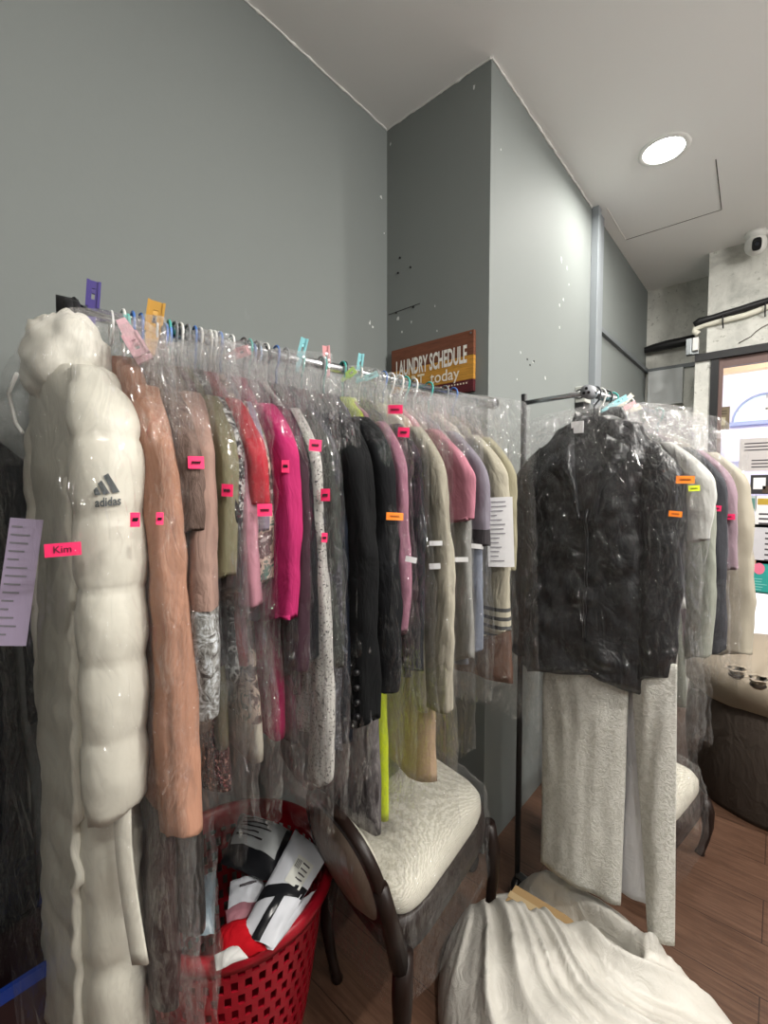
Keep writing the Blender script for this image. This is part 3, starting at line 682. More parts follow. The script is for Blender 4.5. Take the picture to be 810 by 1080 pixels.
# --- second rack: black jacket and white gown at its end
def suit():
    P = R2.at(0.0); rz = 0
    what = 'black jacket and white gown'
    hanger(R2, 0.0, R2.a, hc('dark grey', '#34383c'), what, .17)
    T = thing('jacket', 'black dress jacket at the end of the short rack, over a white brocade gown', 'jacket', P, rz, 'garments on the short rack')
    m = cloth('#17181b', 'satin'); m_ = cloth('#121316')
    zh = .815-P.z
    prof = [(-.07, .01, .05, .035), (-.10, .01, .115, .05), (-.165, -.005, .155, .065), (-.24, -.005, .145, .08), (-.50, -.005, .165, .08), (zh, -.002, .198, .09)]
    rs = loft(prof, -.07, zh, 54, 64, .024, 2.2, .007, crinkle=.018, hem=.02, pw=.8)
    for q in (rs[-1], rs[-2]):
        for p in q: p.z += .035*math.sin((p.x+.1)*14)*.5
    MB().rings(rs).build('body', m, T, sm=True)
    def front(x, z):
        i = min(54, max(0, int((-.07-z)/(-.07-zh)*54))); return min((p for p in rs[i]), key=lambda p: abs(p.x-x)+(.5 if p.y > 0 else 0)).y
    for sd in (-1, 1):
        r = .062 if sd < 0 else .058
        q = sleeve_rings(.165, .058, -.07, zh+.045 if sd > 0 else zh+.03, sd, r, 24, 44, 3+sd, cuff=.82, sq=.058, lean=-.025, drop=.0)
        MB().rings(q).build('sleeve', m, T, sm=True)
        # lapel running from the collar to the front edge
        pts = []
        for k in range(14):
            z = -.085-.27*k/13; wd = .045*math.sin(PI*min(1, (k+2)/11))+.012
            cx = .01+sd*(.05-.035*k/13); pts.append([Vector((cx, front(cx, z)-.008, z)), Vector((cx+sd*wd*.5, front(cx+sd*wd*.5, z)-.013, z)), Vector((cx+sd*wd, front(cx+sd*wd, z)-.007, z-.008)), Vector((cx+sd*wd*.5, front(cx, z)-.003, z))])
        MB().rings(pts).build('lapel', m, T, sm=True)
    pts = []
    for k in range(20):
        a = PI*1.15*k/19-.24; c = Vector((.01+.062*math.cos(a), .005-.05*math.cos(a*1)*0+.045*math.sin(a), -.062+.012*math.sin(a)))
        pts.append([c+Vector((0, 0, .016)), c+Vector((.012*math.cos(a), .012*math.sin(a), -.012)), c+Vector((0, 0, -.03)), c+Vector((-.006*math.cos(a), -.006*math.sin(a), -.01))])
    MB().rings(pts).build('collar', m, T, sm=True)
    MB().tube([(.012, front(.012, z)-.006, z) for z in [-.33-(.33+zh)*0-.017*i for i in range(22)]], .004, 6).build('front_edge', m, T, sm=True)
    lb = MB().box((-.045, .0-.055, -.115), (-.012, -.051, -.082)).build('neck_label', M_SLIP, T); lb['label'] = 'white label in the collar'
    bt = bag(P, rz, what, .245, .125, zh-.10, 5.7, top=-.02, name='garment_cover', film_m=FILM3)
    # white brocade gown on the same hanger, long below the jacket
    Gn = thing('gown', 'long white brocade gown with a front slit, hanging below the black jacket', 'gown', P + Vector((.012, 0, 0)), 0, 'garments on the short rack')
    mw = cloth('#d8d7d0', 'brocade', '#c4c3ba'); ml = cloth('#dcdce0', 'satin')
    zb = .20-P.z
    def panel(xa, xb, xa2, xb2, z0, z1, y0, bow, sd, lip=0):
        rr = []
        for i in range(46):
            k = i/45; ring = []
            a = xa+(xa2-xa)*k; b = xb+(xb2-xb)*k; zt = z0+(z1-z0)*k
            for j in range(25):
                u = j/24; x = a+(b-a)*u
                y = y0 - bow*math.sin(PI*(.15+.7*u)) + .012*k*noise.noise((x*13+sd, zt*1.2, sd)) + .006*noise.noise((x*30, zt*6, sd))
                ring.append(Vector((x, y, zt+lip*u*k)))
            back = [Vector((p.x, p.y+.006, p.z)) for p in reversed(ring)]
            rr.append(ring+back)
        return MB().rings(rr)
    top = -.72
    panel(-.130, .106, -.125, .10, top, zb, -.030, .045, 1, .0).build('front_panel', mw, Gn, sm=True)
    panel(.107, .215, .168, .228, top, zb-.03, -.045, .016, 2).build('side_panel', mw, Gn, sm=True)
    panel(.03, .19, .03, .195, top, zb+.02, -.012, .012, 3).build('lining', ml, Gn, sm=True)
    MB().rings(loft([(-.09, 0, .05, .02), (-.16, 0, .13, .03), (-.4, 0, .13, .035), (top-.02, 0, .155, .03)], -.09, top-.02, 20, 30, .004, 9, .001)).build('bodice', mw, Gn, sm=True)
    panel(-.12, .20, -.11, .20, top, zb+.01, .045, -.03, 4).build('back_panel', mw, Gn, sm=True)
suit()
H = lambda *a, **k: garment(R2, *a, group='garments on the short rack', **k)
H('dress', 566, 'long black dress', 'long black dress behind the black jacket, its hem seen at the left', 'dress', '#15161a', 792, None, 'leather', w=.16, t=.02, s=.075, yaw=8, u=-.2, bagz=.06, hang=HANG[0])
H('blouse', 711, 'white blouse', 'white blouse whose sleeve edge shows behind the black jacket', 'blouse', '#b9b9b5', 640, 570, r=.04, t=.02, w=.215, bagw=.045, hang=HANG[1])
H('shirt', 722, 'pale green shirt', 'pale greyish green shirt under two orange tags', 'shirt', '#8f9288', 745, 690, r=.042, t=.022, bagw=.045)
H('jacket', 736, 'charcoal jacket', 'charcoal jacket with a long straight sleeve on the short rack', 'jacket', '#45464b', 640, 684, r=.045, t=.022, bagw=.045)
H('dress', 749, 'pink grey dress', 'pale pinkish grey dress before the last coat', 'dress', '#95808a', 690, 600, r=.04, t=.022, bagw=.05)
H('puffer_jacket', 762, 'beige padded jacket', 'beige padded jacket last on the short rack, near the window', 'jacket', '#a9a292', 690, 685, 'puffer', r=.052, t=.03, bagw=.07, cuff=.95, bagz=.06)
for px, py, w_, h_, m_ in ((722, 506, 17, 8, ORANGE), (731, 515, 11, 6, YELLOW), (712, 542, 12, 6, ORANGE), (756, 536, 8, 6, PINK), (768, 545, 12, 6, PINK)):
    stick(px, py, w_, h_, m_, rot=random.uniform(-6, 6))
# ------------------------------------------------------------------ clothes pegs clipped on the rails
PEGM = {k: plain(k+'_peg', h, .4) for k, h in dict(purple='#3d2f7c', gold='#c99a45', cyan='#8fcfd6', rosy='#e9a9ad', lime='#a8d04a', cream='#e6ddc8', blush='#e8b7c2').items()}
def peg(a, b, spread, m, label, wd=.016):
    """A sprung peg: jaws at a (on the rail or a bag), arms running up to b."""
    a, b = Vector(a), Vector(b); ax = (b-a); L = ax.length; ax.normalize()
    to = (CAM-a); sd = ax.cross(to).normalized(); nn = sd.cross(ax).normalized()
    T = thing('clothes_peg', label, 'clothes peg', a, 0, 'clothes pegs on the racks')
    def arm(s):
        piv = a+ax*L*.42; pts = []
        e0 = a + nn*s*.002; e1 = piv + nn*s*.006; e2 = b + nn*s*(.006+spread)
        mb = MB()
        m1, m2 = e1.lerp(e2, .3), e1.lerp(e2, .72)
        for p, q, w0, w1, of in ((e0, e1, .55, .8, 0), (e1, m1, .8, .9, 0), (m1, m2, .34, .34, -.30), (m1, m2, .34, .34, .30), (m2, e2, .97, 1.0, 0)):
            p = p+sd*wd*of; q = q+sd*wd*of; x0, x1 = sd*wd*w0/2, sd*wd*w1/2; th = nn*s*.004
            mb.add([p-x0, p+x0, q+x1, q-x1, p-x0+th, p+x0+th, q+x1+th, q-x1+th], [(0, 1, 2, 3), (4, 5, 6, 7), (0, 1, 5, 4), (1, 2, 6, 5), (2, 3, 7, 6), (3, 0, 4, 7)])
        # raised rims either side of the thumb pad
        for t in (-1, 1):
            p, q = e1+nn*s*.004, e2+nn*s*.004; o = sd*wd*.43*t; w = sd*.0022
            mb.add([p+o-w, p+o+w, q+o+w, q+o-w, p+o-w+nn*s*.003, p+o+w+nn*s*.003, q+o+w+nn*s*.003, q+o-w+nn*s*.003], [(0, 1, 2, 3), (4, 5, 6, 7), (0, 1, 5, 4), (1, 2, 6, 5), (2, 3, 7, 6), (3, 0, 4, 7)])
        mb.build('arm', m, T, inv=mat_of(T).inverted())
    arm(1); arm(-1)
    piv = a+ax*L*.42
    c = [piv + sd*(-.004+.008*i/40) + (nn*math.cos(i*.95)+ax*math.sin(i*.95))*.0055 for i in range(41)]
    MB().tube(c, .001, 5).build('spring', M_STEEL, T, True, mat_of(T).inverted())
def rp(px, R=None):
    R = R or R1; s = R.solve(px, 0, 0); return R.at(s)
def pegpx(pa, pb, R, m, label, spread=.012, wd=.016, fore=0):
    P = rp(pa[0], R); d = (P-CAM).dot(CAMF)+fore; peg(at_d(*pa, d), at_d(*pb, d), spread, PEGM[m], label, wd)
pegpx((96, 345), (99, 300), R1, 'purple', 'dark purple plastic peg standing upright over the white coat', .006, .02)
pegpx((158, 374), (165, 322), R1, 'gold', 'golden tan plastic peg leaning over the teal rings', .012, .03)
pegpx((313, 392), (321, 359), R1, 'cyan', 'pale cyan peg standing alone above the charcoal coat', .006)
pegpx((346, 398), (344, 367), R1, 'rosy', 'pale rose peg upright beside the lone cyan peg', .004)
pegpx((377, 404), (381, 375), R1, 'cyan', 'upright cyan peg behind the lime green one', .004, .013)
pegpx((375, 403), (398, 394), R1, 'cyan', 'cyan peg lying flat out toward the wooden sign', .004, .012)
pegpx((360, 402), (374, 390), R1, 'lime', 'lime green peg between cyan and rose pegs', .005, .016)
pegpx((238, 377), (262, 369), R1, 'rosy', 'salmon pink peg lying across the rail above the red jacket', .005, .02)
pegpx((128, 338), (152, 378), R1, 'blush', 'wide pale pink slotted peg sloping down over the teal rings', .003, .028, -.05)
pegpx((634, 434), (659, 420), R2, 'cyan', 'pale cyan peg on the short rack, pointing at the grey channel', .003, .014)
pegpx((646, 436), (665, 418), R2, 'cream', 'cream peg on the short rack, uppermost of its cluster', .002, .011)
pegpx((648, 437), (668, 426), R2, 'rosy', 'rose pink peg in the cluster on the short rack', .002, .012)
pegpx((654, 438), (674, 430), R2, 'cream', 'cream peg lowest in the cluster on the short rack', .002, .01)
for px, r, hx, w_, lab in ((72, .034, '#141417', .012, 'black ring clamp at the near end of the long rail'), (79, .032, '#17171a', .012, 'second black ring clamp, beside the purple peg'), (130, .026, '#3aa39a', .005, 'teal ring looped over the long rail'), (134, .026, '#41aaa0', .005, 'second teal ring, touching the pale pink peg'), (117, .03, '#dedede', .003, 'thin white ring hanging on the long rail'),
                       (170, .023, '#2d3540', .008, 'dark ring just past the golden peg'), (174, .022, '#3f6db2', .004, 'blue ring past the golden peg'), (178, .022, '#5a83c0', .004, 'lighter blue ring past the golden peg'), (266, .021, '#5a6f96', .005, 'slate blue ring near the salmon pink peg'), (272, .021, '#8fa8c0', .004, 'pale blue ring near the salmon pink peg'), (281, .020, '#17181a', .007, 'black ring between salmon and cyan pegs')):
    P = rp(px); T = thing('hanger_ring', lab, 'hanger ring', P-Vector((0, 0, r-.0125)), -R1.a, 'rings on the long rail'); mb = MB(); rs = []
    for i in range(28):
        a = 2*PI*i/28; rs.append([Vector((math.cos(a)*(r+w_*.35*math.cos(b)), w_*.6*math.sin(b), math.sin(a)*(r+w_*.35*math.cos(b)))) for b in [2*PI*j/8 for j in range(8)]])
    rs.append(rs[0]); mb.rings(rs, False, False).build('ring', plain('ring_'+hx[1:], hx, .4), T, sm=True)

# ------------------------------------------------------------------ wooden sign on the column
def sign():
    a = at_y(413, 373, YC-.015); b = at_y(500, 347, YC-.015); c = at_y(500, 412, YC-.015)
    x0, x1, z1, z0 = a.x, b.x, b.z, c.z; H = z1-z0; W = x1-x0; y = YC-.016
    T = thing('wall_sign', 'wooden laundry schedule sign in brown, mustard and maroon on the column', 'sign', ((x0+x1)/2, YC, z0), 0)
    inv = mat_of(T).inverted()
    def grain(h, nm):
        n = N(nm); g = n.noise(n.n('Mapping', {'Vector': n.n('TexCoord').outputs['Object'], 'Scale': (2, 1, 30)}).outputs[0], 7, 7, .7, .8); cc = hexc(h)
        return n.done(n.pbsdf(n.ramp(g, [(.3, tuple(v*.55 for v in cc)), (.6, cc)]), .6))
    for nm, k0, k1, hx in (('top_board', .60, 1., '#7d4a33'), ('middle_board', .20, .597, '#d2983a'), ('bottom_board', 0, .197, '#5c1822')):
        o = MB().box((x0, y, z0+H*k0), (x1, YC-.001, z0+H*k1)).build(nm, grain(hx, nm+'_paint'), T, inv=inv, bevel=.0015)
    def put(s, cx, cz, size, sx, hx, nm, bold=.0):
        tb = text_mb(s, size, bold)
        lo, hi = min(v.x for v in tb.v), max(v.x for v in tb.v); sx = sx*W/(hi-lo); mid = (lo+hi)/2
        for v in tb.v: v.xyz = (cx+(v.x-mid)*sx, y-.0016, cz+v.y)
        tb.build(nm, plain('sign_'+nm, hx, .6), T, inv=inv)
    put('LAUNDRY SCHEDULE', x0+W*.5, z0+H*.61, H*.40, .86, '#f0ece4', 'heading', .0025)
    put('SORT', x0+W*.26, z0+H*.31, H*.36, .36, '#efe2c4', 'lettering', .001)
    put('today', x0+W*.68, z0+H*.33, H*.28, .34, '#f4ecdc', 'lettering', .0005)
    mb = MB()
    for i in range(11): mb.box((x0+W*(.60+.032*i), y-.0016, z0+H*.135), (x0+W*(.612+.032*i), y-.0004, z0+H*.16))
    mb.build('small_print', plain('sign_dots', '#e6d8c0', .6), T, inv=inv)
    n0 = MB().tube([(x0+W*.97, y-.003, z0+H*.95), (x0+W*.97, y+.004, z0+H*.95)], .0035, 8).build('nail', M_STEEL, T, inv=inv)
sign()

# ------------------------------------------------------------------ things on the walls and ceiling
def downlight():
    p = at_z(700, 158, CH); T = thing('downlight', 'round recessed downlight shining in the white ceiling', 'ceiling light', p)
    r = .085
    MB().lathe([(r-.008, -.001), (r-.006, -.006), (r+.012, -.006), (r+.016, -.0005)], 40, cap0=False, cap1=False).build('bezel', M_WHITE, T, True)
    MB().lathe([(.001, -.004), (r-.006, -.004)], 40).build('diffuser', emit('lit_diffuser', (1, .98, .95), 30), T)
    return p
DLP = downlight()
def cctv():
    p = at_y(797, 258, YD-.10); T = thing('security_camera', 'white dome security camera where the front wall meets the ceiling', 'camera', p)
    h = CH-p.z
    MB().lathe([(.05, h), (.055, h-.015), (.04, .03)], 28).build('mount', M_WHITE, T, True)
    rs = [(.002, -.055), (.03, -.05), (.046, -.032), (.053, -.005), (.05, .022), (.038, .036), (.002, .04)]
    MB().lathe(rs, 28).build('dome', M_WHITE, T, True)
    dirv = (CAM+Vector((.35, 0, .1))-p).normalized(); up = Vector((0, 0, 1)); sd = dirv.cross(up).normalized(); u2 = sd.cross(dirv)
    pts = []
    for k in range(20):
        a = 2*PI*k/20; x, z = .022*sg(math.cos(a), .6), .034*sg(math.sin(a), .7); pts.append(dirv*.040+sd*x+u2*z)
    MB().prism(pts, dirv*.017).build('face', plain('gloss_black', '#0b0c10', .12), T)
    c = dirv*.057; MB().tube([c, c+dirv*.004], .010, 16).build('lens', plain('lens_glass', '#20242c', .05), T)
cctv()
def pipes():
    T = thing('pipe', 'black insulated pipe along the alcove wall', 'pipe', at_y(700, 365, YF-.05), 0, 'pipes above the window'); inv = mat_of(T).inverted()
    pts = [at_y(x, y, YF-.05) for x, y in ((671, 375), (678, 370), (690, 367), (705, 363.5), (720, 360.5), (733, 357))]
    MB().tube(pts, [.012, .02, .03, .034, .034, .03], 12).build('foam', M_BLACK, T, True, inv)
    T = thing('pipe', 'black foam pipe running over the white conduit', 'pipe', at_y(770, 333, YD-.05), 0, 'pipes above the window'); inv = mat_of(T).inverted()
    pts = [at_y(x, y, YD-.023) for x, y in ((732, 343), (738, 339.5), (752, 335.5), (766, 331), (780, 327), (795, 322), (812, 317), (850, 305))]
    MB().tube(pts, [.02, .026]+[.022]*6, 12).build('foam', M_BLACK, T, True, inv)
    T = thing('conduit', 'white flexible conduit sagging under the black foam pipe', 'conduit', at_y(770, 340, YD-.018), 0, 'pipes above the window'); inv = mat_of(T).inverted()
    pts = [at_y(x, y, YD-.018) for x, y in ((737, 352), (732, 350), (733, 346.5), (743, 342.5), (758, 339), (772, 336), (786, 332.5), (800, 327.5), (815, 321), (850, 309))]
    MB().tube(pts, .017, 12).build('tube', plain('ivory_conduit', '#dcdacb', .5), T, True, inv)
    mb = MB()
    for x, y in ((762, 335), (807, 322)):
        p = at_y(x, y, YD-.06); mb.tube([p+Vector((0, .04, .05)), p+Vector((0, .008, .01)), p+Vector((0, .015, -.02)), p+Vector((0, .05, -.05))], .004, 6)
    mb.build('cable_tie', M_BLACK, T, True, inv)
    p = at_y(731, 366, YD-.02); T = thing('pipe_bracket', 'grey metal bracket at the corner of the black window frame', 'bracket', p)
    MB().box((-.035, -.03, -.05), (-.005, .02, .05)).box((-.035, -.01, -.05), (.03, .02, -.03)).build('plate', M_STEEL, T, bevel=.002)
    MB().box((.0, -.03, -.03), (.03, .02, .05)).build('clip', M_WHITE, T, bevel=.002)
    T = thing('cable', 'thin dark cable dangling across the plaster above the window', 'cable', at_y(790, 352, YD-.004)); inv = mat_of(T).inverted()
    MB().tube([at_y(x, y, YD-.006) for x, y in ((779, 362), (786, 358), (792, 355), (797, 350), (804, 345), (812, 341))], .0025, 6).build('wire', plain('brown_wire', '#4a4038', .6), T, True, inv)
pipes()
a = at_y(683, 424, YF-.03); b = at_y(721, 385, YF-.03)
T = thing('access_panel', 'flat pale grey panel on the alcove wall under the dark rail', 'wall panel', ((a.x+b.x)/2, YF, 1.85)); inv = mat_of(T).inverted()
MB().box((a.x, YF-.045, 1.98), (b.x, YF-.001, 2.235)).build('door', plain('pale_grey_panel', '#c2c6c6', .5), T, inv=inv, bevel=.003)
MB().box((a.x-.004, YF-.035, 1.93), (b.x+.004, YF-.001, 1.978)).build('frame', plain('olive_grey_edge', '#6f6f66', .6), T, inv=inv, bevel=.002)
p = at_x(609, 421, XC)
T = thing('wall_timer', 'small grey wall timer with a round dial beside the grey channel', 'timer', p)
MB().box((0, -.04, -.025), (.05, .05, .055)).build('housing', plain('timer_grey', '#b9bab4', .5), T, bevel=.004)
MB().box((0, -.042, -.062), (.045, .052, -.026)).build('socket', M_BLACK, T, bevel=.004)
def facing(c, r, rin, th, name, mat):
    mb = MB(); rs = []
    for rr, o in ((rin, 0), (rin, th), (r, th), (r, 0)): rs.append([c + Vector((rr*math.cos(2*PI*k/24), -o, rr*math.sin(2*PI*k/24))) for k in range(24)])
    mb.rings(rs, rin == 0, False); return mb.build(name, mat, T, True)
facing(Vector((.025, -.04, .016)), .024, .018, .006, 'dial_ring', M_BLACK)
MB().tube([(.025, -.0405, .016), (.025, -.043, .016)], .018, 20).build('dial', plain('dial_face', '#d8d8d2', .4), T)
MB().tube([(.025, -.046, .016), (.031, -.046, .024)], .0022, 6).build('pointer', M_BLACK, T)

# ------------------------------------------------------------------ papers stuck on the window
def paper(x0, y0, x1, y1, label, body, draw, name='notice', cat='notice'):
    yy = YD+.016; a = at_y((x0+x1)/2, (y0+y1)/2, yy); p0 = at_y(x0, y1, yy); p1 = at_y(x1, y0, yy); pc = at_y(x0, y0, yy)
    z0, z1 = p0.z, pc.z; X0, X1 = p0.x, p1.x
    T = thing(name, label, cat, ((X0+X1)/2, yy, z0), 0, 'papers stuck on the window'); W, H = X1-X0, z1-z0
    MB().box((-W/2, 0, 0), (W/2, .001, H)).build('sheet', body, T)
    for nm, rects, m in draw:
        mb = MB()
        for u0, v0, u1, v1 in rects: mb.box((-W/2+u0*W, -.0012, v0*H), (-W/2+u1*W, -.0002, v1*H))
        mb.build(nm, m, T)
    return T, W, H
M_NOT = plain('grey_notice_paper', '#c3bebd', .8); M_TXT = plain('dark_print', '#4a464a', .8)
def lines(n, v0, v1, u0=.08, u1=.92, seed=1, th=.35):
    r = random.Random(seed); st = (v1-v0)/n; return [(u0, v0+i*st, u0+(u1-u0)*(.6+.4*r.random()), v0+i*st+st*th) for i in range(n)]
paper(754, 430, 770, 454, 'brown square sticker at the upper corner of the window', plain('olive_sticker', '#6c604c', .7), [('pale_square', [(.3, .2, .72, .55)], plain('sticker_pale', '#a39a7c', .7)), ('lettering', lines(2, .68, .9, .2, .8, 2), plain('sticker_print', '#413a2e', .7))], 'sticker', 'sticker')
paper(779, 463, 826, 497, 'wide grey notice with printed lines on the window', M_NOT, [('lettering', lines(3, .62, .92, .12, .95, 3)+lines(3, .10, .40, .3, .9, 4), M_TXT)])
paper(791, 501, 818, 521, 'small black-framed sign under the wide grey notice', plain('black_card', '#2e2c30', .5), [('label', [(.12, .25, .62, .85)], M_SLIP), ('corner', [(.5, .05, .95, .42)], plain('brown_card', '#4a3b30', .5))])
paper(783, 523, 798, 539, 'small green picture card on the window', plain('grey_card', '#b9c4c4', .6), [('picture', [(.1, .15, .9, .85)], plain('green_picture', '#5f8a80', .5))], 'picture_card', 'card')
paper(796, 523, 824, 556, 'white notice with a mustard yellow heading on the window', M_SLIP, [('heading', [(.08, .72, .92, .92)], plain('mustard_print', '#b99a36', .6)), ('lettering', lines(3, .1, .55, .15, .85, 6), M_TXT)])
paper(766, 536, 793, 554, 'pink-edged white leaflet low on the window', plain('pink_white_card', '#eadfe6', .6), [('band', [(0, .75, 1, .95)], plain('pale_pink_print', '#e9b3c8', .6)), ('block', [(.62, .05, .95, .6)], plain('tan_print', '#b99478', .6))], 'leaflet', 'leaflet')
paper(772, 552, 826, 592, 'pale grey price list with rows of print above the teal poster', plain('price_paper', '#cfcdd2', .7), [('lettering', lines(6, .08, .9, .14, .44, 8, .22), M_TXT), ('prices', lines(6, .08, .9, .66, .86, 9, .3), M_TXT)], 'price_list', 'price list')
T, W, H = paper(768, 588, 830, 622, 'teal poster with a pink oval at the foot of the papers', plain('teal_print', '#2fa39a', .5), [('photo_band', [(.05, .72, .48, .98)], plain('tan_food_print', '#c99f88', .6)), ('lettering', lines(5, .1, .5, .2, .7, 11, .25), plain('pale_teal_print', '#8fd0c8', .6)), ('base_band', [(0, 0, 1, .06)], plain('dark_teal_print', '#1c5a54', .6))], 'poster', 'poster')
mb = MB(); mb.add([Vector((W*.04+W*.10*math.cos(2*PI*k/24), -.0018, H*.74+H*.17*math.sin(2*PI*k/24))) for k in range(24)], [tuple(range(24))]); mb.build('oval_badge', plain('pink_badge', '#ef7d9a', .5), T)

# ------------------------------------------------------------------ chairs wrapped in plastic
M_SEAT = cloth('#d6d3c6', 'brocade', '#c2bfae'); M_BACKF = cloth('#7a6a5e', 'satin')
def seat_weave():
    n = N('cream_zigzag_upholstery'); v = n.coord()
    w = n.n('TexWave', {'Vector': v, 'Scale': 75., 'Distortion': 6., 'Detail': 2., 'Detail Scale': 1.2}, wave_type='RINGS').outputs[1]
    col = n.mixc(w, hexc('#d9d6ca'), hexc('#bcb8a8')); return n.done(n.pbsdf(col, .7, n.bump(w, .35, .004)))
M_WEAVE = seat_weave()
def chair(label, what, corner_near, right, left, zs, back=True, legs=None):
    """corner_near, right, left: plan points of three seat corners."""
    A, B, D = (Vector((p[0], p[1], 0)) for p in (corner_near, right, left)); Cc = B+D-A
    ctr = (A+B+Cc+D)/4; T = thing('chair', label, 'chair', ctr, 0, 'upholstered chairs'); inv = mat_of(T).inverted()
    e1, e2 = (B-A), (D-A)
    def S(u, v): return A + e1*u + e2*v
    def outline(k, z, n=48, sup=.42):
        r = []
        for i in range(n):
            a = 2*PI*i/n; u, v = .5+.5*k*sg(math.cos(a), sup), .5+.5*k*sg(math.sin(a), sup); p = S(u, v); r.append(Vector((p.x, p.y, z)))
        return r
    rs = [outline(.93, zs-.03), outline(.98, zs-.005), outline(.97, zs+.022), outline(.90, zs+.042), outline(.75, zs+.056), outline(.5, zs+.066), outline(.25, zs+.07), outline(.02, zs+.071)]
    MB().rings(rs).build('seat_cushion', M_WEAVE, T, True, inv)
    MB().rings([outline(.96, zs-.10), outline(1.03, zs-.09), outline(1.05, zs-.05), outline(1.02, zs-.012), outline(.92, zs-.012), outline(.9, zs-.08)]+[outline(.9, zs-.1)], False, False).build('seat_rail', M_DWOOD, T, True, inv)
    for (u, v) in ((.02, .02), (.97, .03), (.97, .97), (.03, .97)):
        p = S(u, v); o = (p-ctr).normalized(); q = [(0, 1.0), (.25, 1.0), (.5, .75), (.75, .6), (.93, .55), (1, .7)]
        MB().tube([Vector((p.x, p.y, zs-.06)) + o*(.022*math.sin(k*PI*1.1)) + Vector((0, 0, -(zs-.06)*k)) for k, _ in q], [.024*r for _, r in q], 10).build('leg', M_DWOOD, T, True, inv)
    if back:
        # low reclined back along the A-D side
        out = (-e1).normalized(); bw = e2
        def Bk(u, h): p = A + e2*u; return Vector((p.x, p.y, zs-.02)) + out*(.02+.30*h) + Vector((0, 0, h))
        hh = .26
        def ell(s, off, n=40):
            r = []
            for i in range(n):
                a = 2*PI*i/n; r.append(Bk(.5+.47*s*sg(math.cos(a), .8), hh*.5+hh*.5*s*sg(math.sin(a), .8)) + out*off)
            return r
        fr = [ell(1.04, -.012), ell(1.06, .012), ell(.90, .018), ell(.86, 0), ell(.90, -.018)]; fr.append(fr[0])
        MB().rings(fr, False, False).build('back_frame', M_DWOOD, T, True, inv)
        MB().rings([ell(.9, -.016), ell(.92, .0), ell(.9, .018), ell(.7, .034), ell(.35, .042), ell(.02, .044)]).build('back_panel', M_BACKF, T, True, inv)
        MB().rings([ell(.9, -.014), ell(.7, -.035), ell(.35, -.045), ell(.02, -.047)]).build('back_cushion', M_WEAVE, T, True, inv)
        for s in (.02, .98):
            MB().tube([Bk(s, -.06), Bk(s, .05), Bk(s+(.02 if s < .5 else -.02), .16)], [.022, .02, .017], 10).build('back_post', M_DWOOD, T, True, inv)
    # plastic wrap round the seat
    P = thing('plastic_wrap', f'crinkled clear plastic wrapped over the {what}', 'plastic wrap', ctr, 0, 'plastic wraps on the chairs'); rs = []
    prof = [(.30, zs+.100), (.6, zs+.094), (.88, zs+.08), (1.02, zs+.052), (1.10, zs+.01), (1.14, zs-.06), (1.15, zs-.12), (1.13, zs-.19)]
    prof = [(.02, zs+.102)]+prof
    fine = []
    for (k0, z0), (k1, z1) in zip(prof, prof[1:]):
        for i in range(5): fine.append((k0+(k1-k0)*i/5, z0+(z1-z0)*i/5))
    fine.append(prof[-1])
    for k, z in fine:
        r = outline(k, z, 72, .5)
        for p in r:
            q = p*13; e = abs(noise.noise(q))*.022 + abs(noise.noise(q*2.6))*.012-.006; dv = Vector((p.x-ctr.x, p.y-ctr.y, 0)); dv = dv.normalized() if dv.length > 1e-4 else dv
            p += dv*e*min(1, k) + Vector((0, 0, e*.4))
            if z < zs-.15: p.z += .03*noise.noise(q*.6)
        rs.append(r)
    MB().rings(rs, True, False).build('film', FILM2, P, True, mat_of(P).inverted())
    return T
def pd(d, lat): v = FWD*d + RGT*lat; return (v.x, v.y)
chair('cream upholstered chair with a dark carved frame below the long rack', 'cream chair below the long rack', pd(.93, .04), pd(1.33, .33), pd(1.18, -.15), .40)
chair('low cream upholstered chair behind the white gown, only its rounded seat showing', 'low cream chair behind the white gown', pd(1.38, .90), pd(1.62, 1.20), pd(1.62, .68), .27, back=False)

# ------------------------------------------------------------------ red laundry basket and what lies in it
BC = Vector((-1.0, .575, 0)); BR = .225; BZ = .415
def basket():
    T = thing('laundry_basket', 'round red plastic laundry basket with slotted walls full of parcels', 'basket', BC)
    nt, nz = 96, 32; vs = []; fs = []
    for i in range(nz+1):
        z = .012+(BZ-.03)*i/nz; r = .165+(BR-.165)*(i/nz)**.9
        for j in range(nt): vs.append(Vector((r*math.cos(2*PI*j/nt), r*math.sin(2*PI*j/nt), z)))
    for i in range(nz):
        for j in range(nt):
            solid = i < 2 or i >= nz-2 or i % 3 == 0 or (j+(i//3)) % 2 == 0 and True
            if i in (2, nz-3) : solid = True
            if solid: fs.append((i*nt+j, i*nt+(j+1) % nt, (i+1)*nt+(j+1) % nt, (i+1)*nt+j))
    m = plain('red_plastic', '#9c0f22', .35)
    mb = MB().add(vs, fs); mb.add([v for v in vs[:nt]], [tuple(range(nt))])
    mb.build('body', m, T, solid=.004)
    rs = []
    for dr, dz in ((0, -.03), (.012, -.03), (.020, -.012), (.022, .004), (.014, .011), (.0, .008), (-.004, -.01)): rs.append([Vector(((BR+dr)*math.cos(2*PI*j/nt), (BR+dr)*math.sin(2*PI*j/nt), BZ-.01+dz)) for j in range(nt)])
    rs.append(rs[0]); MB().rings(rs, False, False).build('rim', m, T, True)
basket()
